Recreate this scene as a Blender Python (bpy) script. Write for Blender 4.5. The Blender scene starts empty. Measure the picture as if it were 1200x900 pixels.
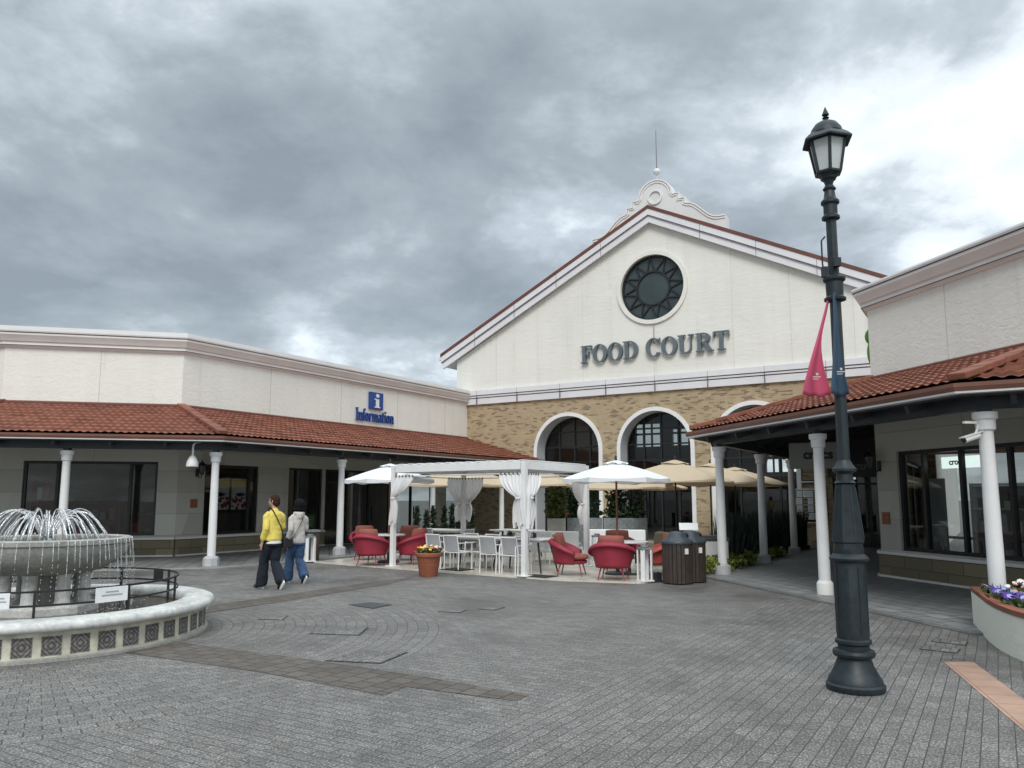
import bpy, bmesh, math, random
from mathutils import Vector, Matrix
R = math.radians; PI = math.pi; sin = math.sin; cos = math.cos
rnd = random.Random(7)
scene = bpy.context.scene; COL = scene.collection

# ---------------------------------------------------------------- survey: camera and pixel -> world helpers
FPX = 912.9; PCY = 468.0; TH = math.atan(115 / FPX); HC = 1.65
CAM = Vector((0, 0, HC))
def ray(px, py):
    x = (px - 600) / FPX; u = (PCY - py) / FPX
    return Vector((x, cos(TH) - u * sin(TH), sin(TH) + u * cos(TH)))
def at(px, py, z=0.0):                       # point of the level z seen at a photo pixel
    r = ray(px, py); return CAM + r * ((z - HC) / r.z)
def atd(px, depth, z=0.0):                   # point at a distance in front of the camera
    r = ray(px, 583); p = CAM + r * (depth / r.y); return Vector((p.x, p.y, z))
def dr(a): return Vector((cos(R(a)), sin(R(a))))
def V2(p): return Vector((p[0], p[1]))

# ---------------------------------------------------------------- materials
def new_mat(name):
    m = bpy.data.materials.new(name); m.use_nodes = True
    nt = m.node_tree; nt.nodes.clear()
    out = nt.nodes.new('ShaderNodeOutputMaterial'); b = nt.nodes.new('ShaderNodeBsdfPrincipled')
    nt.links.new(b.outputs[0], out.inputs[0])
    return m, nt, b, out
def N(nt, t, **kw):
    n = nt.nodes.new('ShaderNode' + t)
    for k, v in kw.items():
        if k in n.inputs.keys(): n.inputs[k].default_value = v
        else: setattr(n, k, v)
    return n
def L(nt, a, b): nt.links.new(a, b)
def ramp(nt, fac, stops):
    r = N(nt, 'ValToRGB'); e = r.color_ramp.elements
    while len(e) < len(stops): e.new(0.5)
    for i, (p, c) in enumerate(stops):
        e[i].position = p; e[i].color = (c[0], c[1], c[2], 1) if not isinstance(c, (int, float)) else (c, c, c, 1)
    L(nt, fac, r.inputs[0]); return r.outputs[0]
def mixc(nt, fac, a, b, mode='MIX'):
    m = N(nt, 'MixRGB', blend_type=mode)
    for i, v in enumerate((fac, a, b)):
        if hasattr(v, 'links'): L(nt, v, m.inputs[i])
        elif isinstance(v, (int, float)): m.inputs[i].default_value = v if i == 0 else (v, v, v, 1)
        else: m.inputs[i].default_value = (*v[:3], 1)
    return m.outputs[0]
def math_(nt, op, a, b=None, c=None):
    m = N(nt, 'Math', operation=op)
    for i, v in enumerate((a, b, c)):
        if v is None: continue
        if hasattr(v, 'links'): L(nt, v, m.inputs[i])
        else: m.inputs[i].default_value = v
    return m.outputs[0]
def coords(nt, kind='Object', scale=(1, 1, 1), rot=0, loc=(0, 0, 0)):
    t = N(nt, 'TexCoord'); mp = N(nt, 'Mapping')
    mp.inputs['Scale'].default_value = scale; mp.inputs['Rotation'].default_value = (0, 0, rot); mp.inputs['Location'].default_value = loc
    L(nt, t.outputs[kind], mp.inputs[0]); return mp.outputs[0]
def noise(nt, vec, scale, detail=4, rough=.55, dist=0):
    n = N(nt, 'TexNoise'); n.inputs['Scale'].default_value = scale; n.inputs['Detail'].default_value = detail
    n.inputs['Roughness'].default_value = rough; n.inputs['Distortion'].default_value = dist
    L(nt, vec, n.inputs['Vector']); return n.outputs['Fac']
def bump(nt, b, h, strength=.5, dist=.01):
    n = N(nt, 'Bump'); n.inputs['Strength'].default_value = strength; n.inputs['Distance'].default_value = dist
    L(nt, h, n.inputs['Height']); L(nt, n.outputs[0], b.inputs['Normal'])

def simple(name, col, rough=.6, var=.12, vscale=3, metal=0, bscale=0, bdist=.004, spec=.5, fine=0):
    """plain material with slow colour wear plus optional grain"""
    m, nt, b, o = new_mat(name)
    v = coords(nt)
    f = noise(nt, v, vscale, 6, .65)
    lo = [c * (1 - var) for c in col]; hi = [min(1, c * (1 + var)) for c in col]
    c = ramp(nt, f, [(.3, lo), (.7, hi)])
    if fine:
        f2 = noise(nt, v, fine, 3); c = mixc(nt, .35, c, ramp(nt, f2, [(.35, .35), (.65, 1.0)]), 'MULTIPLY')
    L(nt, c, b.inputs['Base Color'])
    b.inputs['Roughness'].default_value = rough; b.inputs['Metallic'].default_value = metal
    b.inputs['Specular IOR Level'].default_value = spec
    r = ramp(nt, f, [(.3, max(.04, rough - .08)), (.7, min(1, rough + .08))]); L(nt, r, b.inputs['Roughness'])
    if bscale: bump(nt, b, noise(nt, v, bscale, 4), .6, bdist)
    return m

def m_stucco(name, col, scale=5.0, dist=.03, stretch=.45):
    m, nt, b, o = new_mat(name)
    uv = coords(nt, 'UV', (stretch * 1.0, 1, 1)); ob = coords(nt)
    f = noise(nt, uv, scale, 5, .6, .8)
    big = noise(nt, ob, .35, 5, .6)
    strk = noise(nt, coords(nt, 'UV', (2.2, .12, 1)), 1.4, 4, .6)
    c = ramp(nt, big, [(.3, [x * .93 for x in col]), (.7, [min(1, x * 1.03) for x in col])])
    c = mixc(nt, .5, c, ramp(nt, strk, [(.28, .80), (.40, .95), (.58, 1.0)]), 'MULTIPLY')
    L(nt, c, b.inputs['Base Color']); b.inputs['Roughness'].default_value = .85
    h = math_(nt, 'ADD', f, math_(nt, 'MULTIPLY', noise(nt, uv, scale * 6, 2), .15))
    bump(nt, b, h, 1.0, dist)
    return m

def m_brick(name, c1, c2, c3, mortar, bw, rh, mw=.006, off=.5, dark=.25, bdist=.006, rough=.85):
    m, nt, b, o = new_mat(name)
    uv = coords(nt, 'UV')
    br = N(nt, 'TexBrick', offset=off, squash=1.0)
    L(nt, uv, br.inputs['Vector'])
    for k, v in (('Scale', 1), ('Mortar Size', mw), ('Mortar Smooth', .1), ('Bias', 0), ('Brick Width', bw), ('Row Height', rh)): br.inputs[k].default_value = v
    br.inputs['Color1'].default_value = (0, 0, 0, 1); br.inputs['Color2'].default_value = (1, 1, 1, 1); br.inputs['Mortar'].default_value = (.5, .5, .5, 1)
    c = ramp(nt, br.outputs['Color'], [(0, c3), (dark, c2), (dark + .12, c1), (1, [min(1, x * 1.12) for x in c1])])
    pa = noise(nt, uv, 1 / bw * .45, 3); c = mixc(nt, .8, c, ramp(nt, pa, [(.3, .86), (.65, 1.04)]), 'MULTIPLY')
    gr = noise(nt, uv, 60, 3); c = mixc(nt, .5, c, ramp(nt, gr, [(.3, .75), (.7, 1.1)]), 'MULTIPLY')
    c = mixc(nt, br.outputs['Fac'], c, mortar)
    L(nt, c, b.inputs['Base Color']); b.inputs['Roughness'].default_value = rough
    h = math_(nt, 'SUBTRACT', math_(nt, 'MULTIPLY', gr, .35), br.outputs['Fac'])
    bump(nt, b, h, .9, bdist)
    return m

def m_glass(name, tint=.35, refl=1.0):
    m, nt, b, o = new_mat(name)
    nt.nodes.remove(b)
    tr = N(nt, 'BsdfTransparent'); tr.inputs[0].default_value = (tint * .96, tint, tint * .98, 1)
    gl = N(nt, 'BsdfGlossy'); gl.inputs['Roughness'].default_value = .012; gl.inputs[0].default_value = (refl, refl, refl, 1)
    v = coords(nt); bp = N(nt, 'Bump'); bp.inputs['Strength'].default_value = .04; bp.inputs['Distance'].default_value = .02
    L(nt, noise(nt, v, .9, 2), bp.inputs['Height']); L(nt, bp.outputs[0], gl.inputs['Normal'])
    ge = N(nt, 'NewGeometry'); dt = N(nt, 'VectorMath', operation='DOT_PRODUCT'); L(nt, ge.outputs['Normal'], dt.inputs[0]); L(nt, ge.outputs['Incoming'], dt.inputs[1])
    fr = math_(nt, 'MULTIPLY_ADD', math_(nt, 'POWER', math_(nt, 'SUBTRACT', 1.0, math_(nt, 'ABSOLUTE', dt.outputs['Value'])), 5.0), .92, .045)
    mx = N(nt, 'MixShader'); L(nt, fr, mx.inputs[0])
    L(nt, tr.outputs[0], mx.inputs[1]); L(nt, gl.outputs[0], mx.inputs[2]); L(nt, mx.outputs[0], o.inputs[0])
    return m

def m_emit(name, col, s):
    m, nt, b, o = new_mat(name)
    b.inputs['Base Color'].default_value = (*col, 1); b.inputs['Emission Color'].default_value = (*col, 1); b.inputs['Emission Strength'].default_value = s
    v = coords(nt); L(nt, ramp(nt, noise(nt, v, 3), [(.3, [c * .9 for c in col]), (.7, col)]), b.inputs['Emission Color'])
    return m

M = {}
M['stucco'] = m_stucco('stucco', (.82, .81, .745), 9.5, .013, .7)
M['clad'] = m_stucco('cladding', (.77, .76, .70), 7, .012, .22)
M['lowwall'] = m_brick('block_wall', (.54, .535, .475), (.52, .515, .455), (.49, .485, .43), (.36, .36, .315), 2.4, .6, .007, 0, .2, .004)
M['brick'] = m_brick('yellow_brick', (.42, .33, .21), (.33, .245, .15), (.20, .14, .09), (.44, .36, .25), .20, .062, .004, .5, .22, .003)
M['stone'] = m_brick('base_stone', (.27, .23, .15), (.23, .20, .13), (.19, .165, .11), (.12, .105, .07), .75, .235, .008, .5, .3, .012)
M['white'] = simple('white_paint', (.78, .78, .77), .45, .06, 2.5)
M['trim'] = simple('white_trim', (.70, .70, .69), .5, .05, 1.2)
M['metalband'] = simple('pale_metal_panel', (.72, .715, .735), .4, .05, .8)
M['cornice'] = simple('cornice_mould', (.77, .755, .725), .6, .06, 1.2)
M['reveal'] = simple('reveal_paint', (.52, .54, .56), .6, .06, 2)
M['joint'] = simple('joint_sealant', (.55, .54, .50), .8, .1)
M['darkline'] = simple('shadow_gap', (.12, .10, .11), .8, .1)
M['tile'] = None
M['redroof'] = simple('red_roof_edge', (.14, .045, .03), .6, .2, 2)
M['gutter'] = simple('gutter_brown', (.17, .075, .05), .5, .15, 2)
M['greystrip2'] = simple('rod_grey', (.16, .16, .17), .5, .1)
M['greystrip'] = simple('zinc_strip', (.55, .55, .55), .4, .08)
M['steel'] = simple('dark_steel', (.022, .030, .036), .45, .25, 3)
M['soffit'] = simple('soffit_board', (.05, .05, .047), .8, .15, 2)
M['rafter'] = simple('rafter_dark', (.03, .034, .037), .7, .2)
M['frame'] = simple('black_frame', (.014, .016, .018), .4, .2)
M['glass'] = m_glass('window_glass', .52)
M['clearglass'] = m_glass('clear_glass', .72)
M['greyglass'] = simple('rose_window_glass', (.045, .062, .062), .12, .25, 1.0)
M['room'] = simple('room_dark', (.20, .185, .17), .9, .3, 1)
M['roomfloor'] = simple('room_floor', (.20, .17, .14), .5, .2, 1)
M['concrete'] = simple('fountain_concrete', (.36, .36, .33), .8, .25, 3, bscale=25, bdist=.004, fine=30)
M['rimstone'] = simple('fountain_rim', (.60, .60, .57), .55, .25, 4, bscale=12, bdist=.004, fine=18)
M['cream'] = simple('cream_render', (.62, .60, .48), .85, .30, 5, bscale=30, bdist=.004, fine=7)
M['planterwall'] = m_stucco('planter_render', (.76, .765, .66), 14, .006, 1)
M['lamp'] = simple('lamp_paint', (.010, .018, .022), .5, .5, 11, bscale=60, bdist=.0008)
M['lampglass'] = simple('frosted_glass', (.55, .58, .57), .35, .12, 3)
M['pink'] = simple('pink_banner_cloth', (.52, .08, .155), .8, .1, 3)
M['bluecloth'] = simple('blue_banner_cloth', (.032, .065, .105), .8, .15, 3)
M['terracotta'] = simple('terracotta', (.30, .095, .05), .7, .15, 4, bscale=20, bdist=.002)
M['capbrick'] = m_brick('cap_brick', (.30, .10, .06), (.26, .085, .05), (.2, .07, .045), (.16, .11, .09), .22, .45, .006, 0, .3)
M['soil'] = simple('soil', (.04, .028, .02), .95, .3, 20)
M['red'] = simple('red_rope_weave', (.34, .026, .052), .62, .18, 3, fine=70, bscale=90, bdist=.004)
M['redleg'] = simple('red_leg', (.34, .045, .06), .5, .15)
M['orange'] = simple('coral_rope_weave', (.44, .075, .06), .62, .15, 3, fine=70, bscale=90, bdist=.004)
M['cushion'] = simple('rust_cushion', (.33, .105, .08), .9, .15, 8, fine=120, bscale=120, bdist=.002)
M['sling'] = simple('grey_sling', (.42, .43, .44), .75, .08, 5, fine=150)
M['blackmetal'] = simple('black_metal', (.015, .016, .018), .45, .2)
M['woodpole'] = simple('wood_pole', (.19, .075, .035), .5, .25, 9)
M['beige'] = simple('beige_canvas_plain', (.55, .45, .32), .9, .08, 2)
M['canvas'] = simple('white_canvas', (.80, .80, .80), .9, .05, 2)
M['curtain'] = None
M['slat'] = simple('brown_slat', (.045, .032, .026), .6, .3, 6, bscale=40, bdist=.001)
M['binlid'] = simple('bin_lid', (.045, .055, .065), .45, .15)
M['paper'] = simple('paper', (.75, .76, .76), .6, .06, 9)
M['wicker'] = simple('brown_wicker', (.13, .095, .06), .8, .35, 22, fine=60, bscale=60, bdist=.006)
M['planter'] = simple('grey_planter', (.20, .22, .23), .75, .3, 3, fine=12)
M['flyer_blue'] = simple('flyer_blue', (.30, .42, .55), .6, .2, 8); M['flyer_green'] = simple('flyer_green', (.25, .42, .12), .6, .2, 8)
M['yshrub'] = simple('yellow_green_leaf', (.17, .20, .03), .6, .4, 12)
M['leaf'] = simple('dark_leaf', (.030, .055, .026), .55, .5, 9)
M['leaf2'] = simple('mid_leaf', (.075, .11, .03), .55, .45, 9)
M['reed'] = simple('reed_leaf', (.009, .024, .018), .6, .5, 6)
M['blue'] = simple('sign_blue', (.012, .06, .27), .45, .12)
M['slategrey'] = simple('sign_slate', (.115, .145, .165), .4, .14, 2)
M['text'] = simple('black_lettering', (.012, .012, .012), .5, .1)
M['silver'] = simple('silver_lettering', (.33, .33, .33), .4, .1)
M['signgrey'] = simple('sign_grey', (.30, .31, .29), .6, .06)
M['signblack'] = simple('sign_black', (.012, .012, .013), .4, .1)
M['orangetile'] = simple('orange_plaque', (.30, .11, .045), .6, .4, 22)
M['lit'] = m_emit('lit_sign', (.80, .93, .90), 1.5)
M['skin'] = simple('skin', (.50, .30, .22), .55, .06, 6)
M['hair'] = simple('hair', (.040, .017, .013), .7, .4, 30, bscale=90, bdist=.006, spec=.15)
M['hair2'] = simple('black_hair', (.006, .006, .007), .7, .3, 30, bscale=90, bdist=.006, spec=.12)
M['yellow'] = simple('yellow_knit', (.74, .60, .13), .9, .08, 5, bscale=130, bdist=.002)
M['navy'] = simple('navy_denim', (.008, .012, .022), .9, .3, 6, bscale=60, bdist=.003)
M['hoodie'] = simple('oatmeal_fleece', (.53, .50, .47), .95, .08, 5, bscale=110, bdist=.002)
M['denim'] = simple('blue_denim', (.042, .085, .175), .9, .35, 7, bscale=60, bdist=.003)
M['shoe'] = simple('black_shoe', (.015, .015, .017), .5, .2)
M['sole'] = simple('white_sole', (.75, .75, .73), .6, .08)
M['bag'] = simple('black_bag', (.012, .012, .014), .6, .2)
M['water'] = None
M['cover'] = simple('iron_cover', (.055, .058, .060), .55, .25, 10, fine=60, bscale=40, bdist=.003)
M['coverframe'] = simple('cover_frame', (.025, .026, .027), .6, .2)
M['eye'] = simple('eye', (.02, .015, .012), .2, .1)

def m_tile():
    m, nt, b, o = new_mat('roof_tile')
    uv = coords(nt, 'Object')
    vor = N(nt, 'TexVoronoi', feature='F1'); vor.inputs['Scale'].default_value = 4.5; L(nt, uv, vor.inputs['Vector'])
    c = ramp(nt, vor.outputs['Color'], [(0, (.165, .052, .029)), (.5, (.225, .074, .040)), (1, (.285, .105, .060))])
    f = noise(nt, uv, .8, 6, .7); c = mixc(nt, .8, c, ramp(nt, f, [(.3, .68), (.62, 1.05)]), 'MULTIPLY')
    g = noise(nt, uv, 45, 3); c = mixc(nt, .5, c, ramp(nt, g, [(.3, .8), (.7, 1.1)]), 'MULTIPLY')
    L(nt, c, b.inputs['Base Color']); b.inputs['Roughness'].default_value = .72; bump(nt, b, g, .4, .003)
    return m
M['tile'] = m_tile()

def m_cloth(name, col):
    m, nt, b, o = new_mat(name); nt.nodes.remove(b)
    d = N(nt, 'BsdfDiffuse'); t = N(nt, 'BsdfTranslucent'); mx = N(nt, 'MixShader'); mx.inputs[0].default_value = .22
    v = coords(nt); c = ramp(nt, noise(nt, v, 4, 4), [(.3, [x * .95 for x in col]), (.7, col)])
    L(nt, c, d.inputs[0]); L(nt, c, t.inputs[0]); L(nt, d.outputs[0], mx.inputs[1]); L(nt, t.outputs[0], mx.inputs[2]); L(nt, mx.outputs[0], o.inputs[0])
    return m
M['curtain'] = m_cloth('curtain_cloth', (.88, .87, .87))
M['canvas'] = m_cloth('umbrella_canvas', (.88, .89, .90))
M['beige'] = m_cloth('beige_canvas', (.62, .51, .37))

def m_water_jet():
    m, nt, b, o = new_mat('water_jet'); nt.nodes.remove(b)
    d = N(nt, 'BsdfDiffuse'); d.inputs[0].default_value = (.86, .89, .9, 1)
    g = N(nt, 'BsdfGlossy'); g.inputs['Roughness'].default_value = .08
    t = N(nt, 'BsdfTransparent')
    a = N(nt, 'MixShader'); a.inputs[0].default_value = .35; L(nt, d.outputs[0], a.inputs[1]); L(nt, g.outputs[0], a.inputs[2])
    v = coords(nt); f = ramp(nt, noise(nt, v, 55, 3), [(.40, .15), (.62, 1)])
    mx = N(nt, 'MixShader'); L(nt, f, mx.inputs[0]); L(nt, t.outputs[0], mx.inputs[1]); L(nt, a.outputs[0], mx.inputs[2]); L(nt, mx.outputs[0], o.inputs[0])
    return m
M['jet'] = m_water_jet()
def m_pool():
    m, nt, b, o = new_mat('pool_water')
    b.inputs['Base Color'].default_value = (.045, .038, .022, 1); b.inputs['Roughness'].default_value = .04; b.inputs['IOR'].default_value = 1.33
    v = coords(nt); c = ramp(nt, noise(nt, v, 3, 4), [(.35, (.028, .022, .012)), (.7, (.075, .062, .038))]); L(nt, c, b.inputs['Base Color'])
    bump(nt, b, noise(nt, v, 14, 4, .6, .5), .5, .012)
    return m
M['water'] = m_pool()
def m_orn():                                     # relief tile of nested diamonds and rings
    m, nt, b, o = new_mat('ornament_tile')
    t = N(nt, 'TexCoord'); sp = N(nt, 'SeparateXYZ'); L(nt, t.outputs['UV'], sp.inputs[0])
    u = math_(nt, 'ABSOLUTE', math_(nt, 'SUBTRACT', sp.outputs[0], .5)); v = math_(nt, 'ABSOLUTE', math_(nt, 'SUBTRACT', sp.outputs[1], .5))
    dia = math_(nt, 'ADD', u, v); box = math_(nt, 'MAXIMUM', u, v)
    w = math_(nt, 'SINE', math_(nt, 'MULTIPLY', dia, 25)); w2 = math_(nt, 'SINE', math_(nt, 'MULTIPLY', box, 27))
    f = math_(nt, 'ADD', math_(nt, 'MULTIPLY', math_(nt, 'ADD', w, math_(nt, 'MULTIPLY', w2, .6)), .25), .5)
    ob = coords(nt); n1 = noise(nt, ob, 14, 5, .7)
    f = math_(nt, 'ADD', math_(nt, 'MULTIPLY', f, .7), math_(nt, 'MULTIPLY', math_(nt, 'SUBTRACT', n1, .35), .9))
    c = ramp(nt, f, [(.3, (.075, .07, .07)), (.5, (.13, .12, .115)), (.75, (.25, .235, .215))])
    L(nt, c, b.inputs['Base Color']); b.inputs['Roughness'].default_value = .8; bump(nt, b, f, .8, .006)
    return m
M['orn'] = m_orn()

FC = Vector((-5.72, 9.71))                       # fountain centre
def m_paving(name, mode):
    """granite setts 0.2 x 0.1; rows along the square's diagonal, rings round the fountain"""
    m, nt, b, o = new_mat(name)
    def bricks(vec, bw=.2, rh=.1):
        br = N(nt, 'TexBrick', offset=.5); L(nt, vec, br.inputs['Vector'])
        for k, v in (('Scale', 1), ('Mortar Size', {'walk': .014, 'band': .009, 'terrace': .006}.get(mode, .0042)), ('Mortar Smooth', .3), ('Bias', 0), ('Brick Width', bw), ('Row Height', rh)): br.inputs[k].default_value = v
        br.inputs['Color1'].default_value = (0, 0, 0, 1); br.inputs['Color2'].default_value = (1, 1, 1, 1); br.inputs['Mortar'].default_value = (.5, .5, .5, 1)
        return br.outputs['Color'], br.outputs['Fac']
    ob = coords(nt)
    if mode == 'plaza':
        a, fa = bricks(coords(nt, 'Object', rot=R(-58.3)))
        c2, fc2 = bricks(coords(nt, 'Object', rot=R(31.7)))
        mp = coords(nt, 'Object', loc=(-FC.x, -FC.y, 0)); sp = N(nt, 'SeparateXYZ'); L(nt, mp, sp.inputs[0])
        rr = math_(nt, 'SQRT', math_(nt, 'ADD', math_(nt, 'POWER', sp.outputs[0], 2), math_(nt, 'POWER', sp.outputs[1], 2)))
        th = math_(nt, 'ARCTAN2', sp.outputs[1], sp.outputs[0])
        cb = N(nt, 'CombineXYZ'); L(nt, math_(nt, 'MULTIPLY', th, 3.4), cb.inputs[0]); L(nt, rr, cb.inputs[1])
        p, fp = bricks(cb.outputs[0], .17, .13)
        inr = math_(nt, 'LESS_THAN', rr, 4.85)
        # second lay direction left of a line through the square
        rot = coords(nt, 'Object', rot=R(-58.3)); s2 = N(nt, 'SeparateXYZ'); L(nt, rot, s2.inputs[0])
        left = math_(nt, 'GREATER_THAN', s2.outputs[1], 3.2)
        col = mixc(nt, inr, mixc(nt, left, a, c2), p); fac = mixc(nt, inr, mixc(nt, left, fa, fc2), fp)
        lo, hi = (.134, .127, .117), (.182, .173, .161); mort = (.053, .051, .049)
    elif mode == 'band':
        col, fac = bricks(coords(nt, 'Object', rot=R(-58.3)), .2, .2)
        lo, hi = (.092, .077, .063), (.130, .110, .091); mort = (.04, .035, .03)
    elif mode == 'walk':
        col, fac = bricks(coords(nt, 'Object', rot=R(-103)), .45, .3)
        lo, hi = (.24, .243, .24), (.30, .303, .30); mort = (.07, .072, .072)
    elif mode == 'terrace':
        col, fac = bricks(coords(nt, 'Object', rot=R(31.6)), .6, .6)
        lo, hi = (.62, .58, .50), (.68, .64, .55); mort = (.33, .30, .26)
    else:
        col, fac = bricks(coords(nt, 'Object', rot=R(-73), loc=(.1, .02, 0)), .3, .3)
        lo, hi = (.40, .25, .18), (.46, .30, .215); mort = (.25, .15, .11)
    c = mixc(nt, col, lo, hi)
    big = noise(nt, ob, .45, 8, .68, .3); c = mixc(nt, .9, c, ramp(nt, big, [(.34, .62), (.46, .90), (.62, 1.10)]), 'MULTIPLY')
    if mode != 'tactile':
        vg = N(nt, 'TexVoronoi', feature='F1'); vg.inputs['Scale'].default_value = 1.6; L(nt, ob, vg.inputs['Vector']); c = mixc(nt, 1.0, c, ramp(nt, math_(nt, 'ADD', vg.outputs['Distance'], math_(nt, 'MULTIPLY', noise(nt, ob, 30, 2), .03)), [(.048, .45), (.058, 1.0)]), 'MULTIPLY')
    mid = noise(nt, ob, 3.5, 5, .7); c = mixc(nt, .6, c, ramp(nt, mid, [(.3, .72), (.65, 1.1)]), 'MULTIPLY')
    if mode in ('plaza', 'band'):
        sp_ = noise(nt, ob, 62, 4, .75)
        c = mixc(nt, 1.0 if mode == 'plaza' else .3, c, ramp(nt, sp_, [(.32, .12), (.43, .62), (.51, 1.0), (.57, 1.6), (.66, 3.8)]), 'MULTIPLY')
    else: sp_ = noise(nt, ob, 60, 2)
    c = mixc(nt, fac, c, mort)
    L(nt, c, b.inputs['Base Color'])
    rg = {'plaza': (.42, .75), 'band': (.5, .8), 'walk': (.38, .62), 'terrace': (.18, .42)}.get(mode, (.6, .8))
    L(nt, ramp(nt, big, [(.35, rg[0]), (.65, rg[1])]), b.inputs['Roughness'])
    h = math_(nt, 'SUBTRACT', math_(nt, 'MULTIPLY', sp_, .35), fac); bump(nt, b, h, .8, .006 if mode != 'terrace' else .002)
    return m
for k in ('plaza', 'band', 'walk', 'terrace', 'tactile'): M['pv_' + k] = m_paving('paving_' + k, k)

# ---------------------------------------------------------------- mesh helpers
class MB:
    def __init__(s): s.v = []; s.f = []; s.uv = {}; s.T = None
    def P(s, p):
        p = Vector((p[0], p[1], p[2]))
        s.v.append(s.T @ p if s.T else p); return len(s.v) - 1
    def face(s, pts, uv=None):
        i = [s.P(p) for p in pts]; s.f.append(i)
        if uv: s.uv[len(s.f) - 1] = uv
        return s
    def box(s, c, d, rz=0, rx=0, ry=0, taper=1.0):
        """box of size d centred at c; taper scales the top"""
        m = Matrix.Translation(Vector(c)) @ Matrix.Rotation(rz, 4, 'Z') @ Matrix.Rotation(rx, 4, 'X') @ Matrix.Rotation(ry, 4, 'Y')
        o = len(s.v); x, y, z = d[0] / 2, d[1] / 2, d[2] / 2
        for sx, sy, sz in ((-1,-1,-1),(1,-1,-1),(1,1,-1),(-1,1,-1),(-1,-1,1),(1,-1,1),(1,1,1),(-1,1,1)):
            k = taper if sz > 0 else 1; s.P(m @ Vector((x * sx * k, y * sy * k, z * sz)))
        for q in ((0,3,2,1),(4,5,6,7),(0,1,5,4),(1,2,6,5),(2,3,7,6),(3,0,4,7)): s.f.append([o + k for k in q])
        return s
    def bar(s, a, b, w, h=None):
        """rectangular bar from a to b, w wide, h high"""
        a = Vector(a); b = Vector(b); d = b - a; h = h or w
        up = Vector((0, 0, 1)) if abs(d.normalized().z) < .98 else Vector((0, 1, 0))
        x = d.cross(up).normalized() * w / 2; y = x.cross(d).normalized() * h / 2; o = len(s.v)
        for p in (a, b):
            for k, l in ((-1,-1),(1,-1),(1,1),(-1,1)): s.P(p + x * k + y * l)
        for q in ((0,1,2,3),(7,6,5,4),(0,4,5,1),(1,5,6,2),(2,6,7,3),(3,7,4,0)): s.f.append([o + k for k in q])
        return s
    def tube(s, pts, r, n=8, caps=True):
        """round tube through points; r a number or a list (or (rx, ry) pairs)"""
        pts = [Vector(p) for p in pts]; o = len(s.v); up = None
        for i, p in enumerate(pts):
            t = ((pts[min(i + 1, len(pts) - 1)] - pts[max(i - 1, 0)])).normalized()
            if up is None:
                up = Vector((1, 0, 0)) if abs(t.x) < .9 else Vector((0, 1, 0))
            up = (up - t * up.dot(t)).normalized(); sd = t.cross(up)
            rr = r[i] if isinstance(r, (list, tuple)) else r
            ra, rb = rr if isinstance(rr, (list, tuple)) else (rr, rr)
            for k in range(n):
                a = 2 * PI * k / n; s.P(p + up * cos(a) * ra + sd * sin(a) * rb)
        for i in range(len(pts) - 1):
            for k in range(n):
                s.f.append([o + i * n + k, o + i * n + (k + 1) % n, o + (i + 1) * n + (k + 1) % n, o + (i + 1) * n + k])
        if caps:
            s.f.append([o + k for k in range(n)][::-1]); s.f.append([o + (len(pts) - 1) * n + k for k in range(n)])
        return s
    def lathe(s, prof, n=24, c=(0, 0, 0), a0=0, caps=True, sx=1, sy=1):
        o = len(s.v)
        for r, z in prof:
            for k in range(n):
                a = a0 + 2 * PI * k / n; s.P((c[0] + r * cos(a) * sx, c[1] + r * sin(a) * sy, c[2] + z))
        for i in range(len(prof) - 1):
            for k in range(n):
                s.f.append([o + i * n + k, o + i * n + (k + 1) % n, o + (i + 1) * n + (k + 1) % n, o + (i + 1) * n + k])
        if caps:
            if prof[0][0] > 1e-4: s.f.append([o + k for k in range(n)][::-1])
            if prof[-1][0] > 1e-4: s.f.append([o + (len(prof) - 1) * n + k for k in range(n)])
        return s
    def ball(s, c, r, n=12, m=8):
        rr = r if isinstance(r, (tuple, list)) else (r, r, r)
        return s.lathe([(max(1e-5, sin(PI * i / m)) * 1, -cos(PI * i / m)) for i in range(m + 1)], n, (0, 0, 0)) if False else s._ball(c, rr, n, m)
    def _ball(s, c, rr, n, m):
        o = len(s.v)
        for i in range(m + 1):
            t = PI * i / m
            for k in range(n):
                a = 2 * PI * k / n; s.P((c[0] + rr[0] * sin(t) * cos(a), c[1] + rr[1] * sin(t) * sin(a), c[2] - rr[2] * cos(t)))
        for i in range(m):
            for k in range(n): s.f.append([o + i * n + k, o + i * n + (k + 1) % n, o + (i + 1) * n + (k + 1) % n, o + (i + 1) * n + k])
        return s
    def prism(s, poly, z0, z1):
        """upright prism over a plan polygon (counter-clockwise)"""
        n = len(poly); o = len(s.v)
        for p in poly: s.P((p[0], p[1], z0))
        for p in poly: s.P((p[0], p[1], z1))
        s.f.append([o + k for k in range(n)][::-1]); s.f.append([o + n + k for k in range(n)])
        for k in range(n): s.f.append([o + k, o + (k + 1) % n, o + n + (k + 1) % n, o + n + k])
        return s
    def slab(s, poly, y0, y1):
        """prism of an (x, z) polygon between two y planes (seen from -y, clockwise or not)"""
        n = len(poly); o = len(s.v)
        for y in (y0, y1):
            for p in poly: s.P((p[0], y, p[1]))
        s.f.append([o + k for k in range(n)]); s.f.append([o + n + k for k in range(n)][::-1])
        for k in range(n): s.f.append([o + k, o + n + k, o + n + (k + 1) % n, o + (k + 1) % n])
        return s
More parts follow.
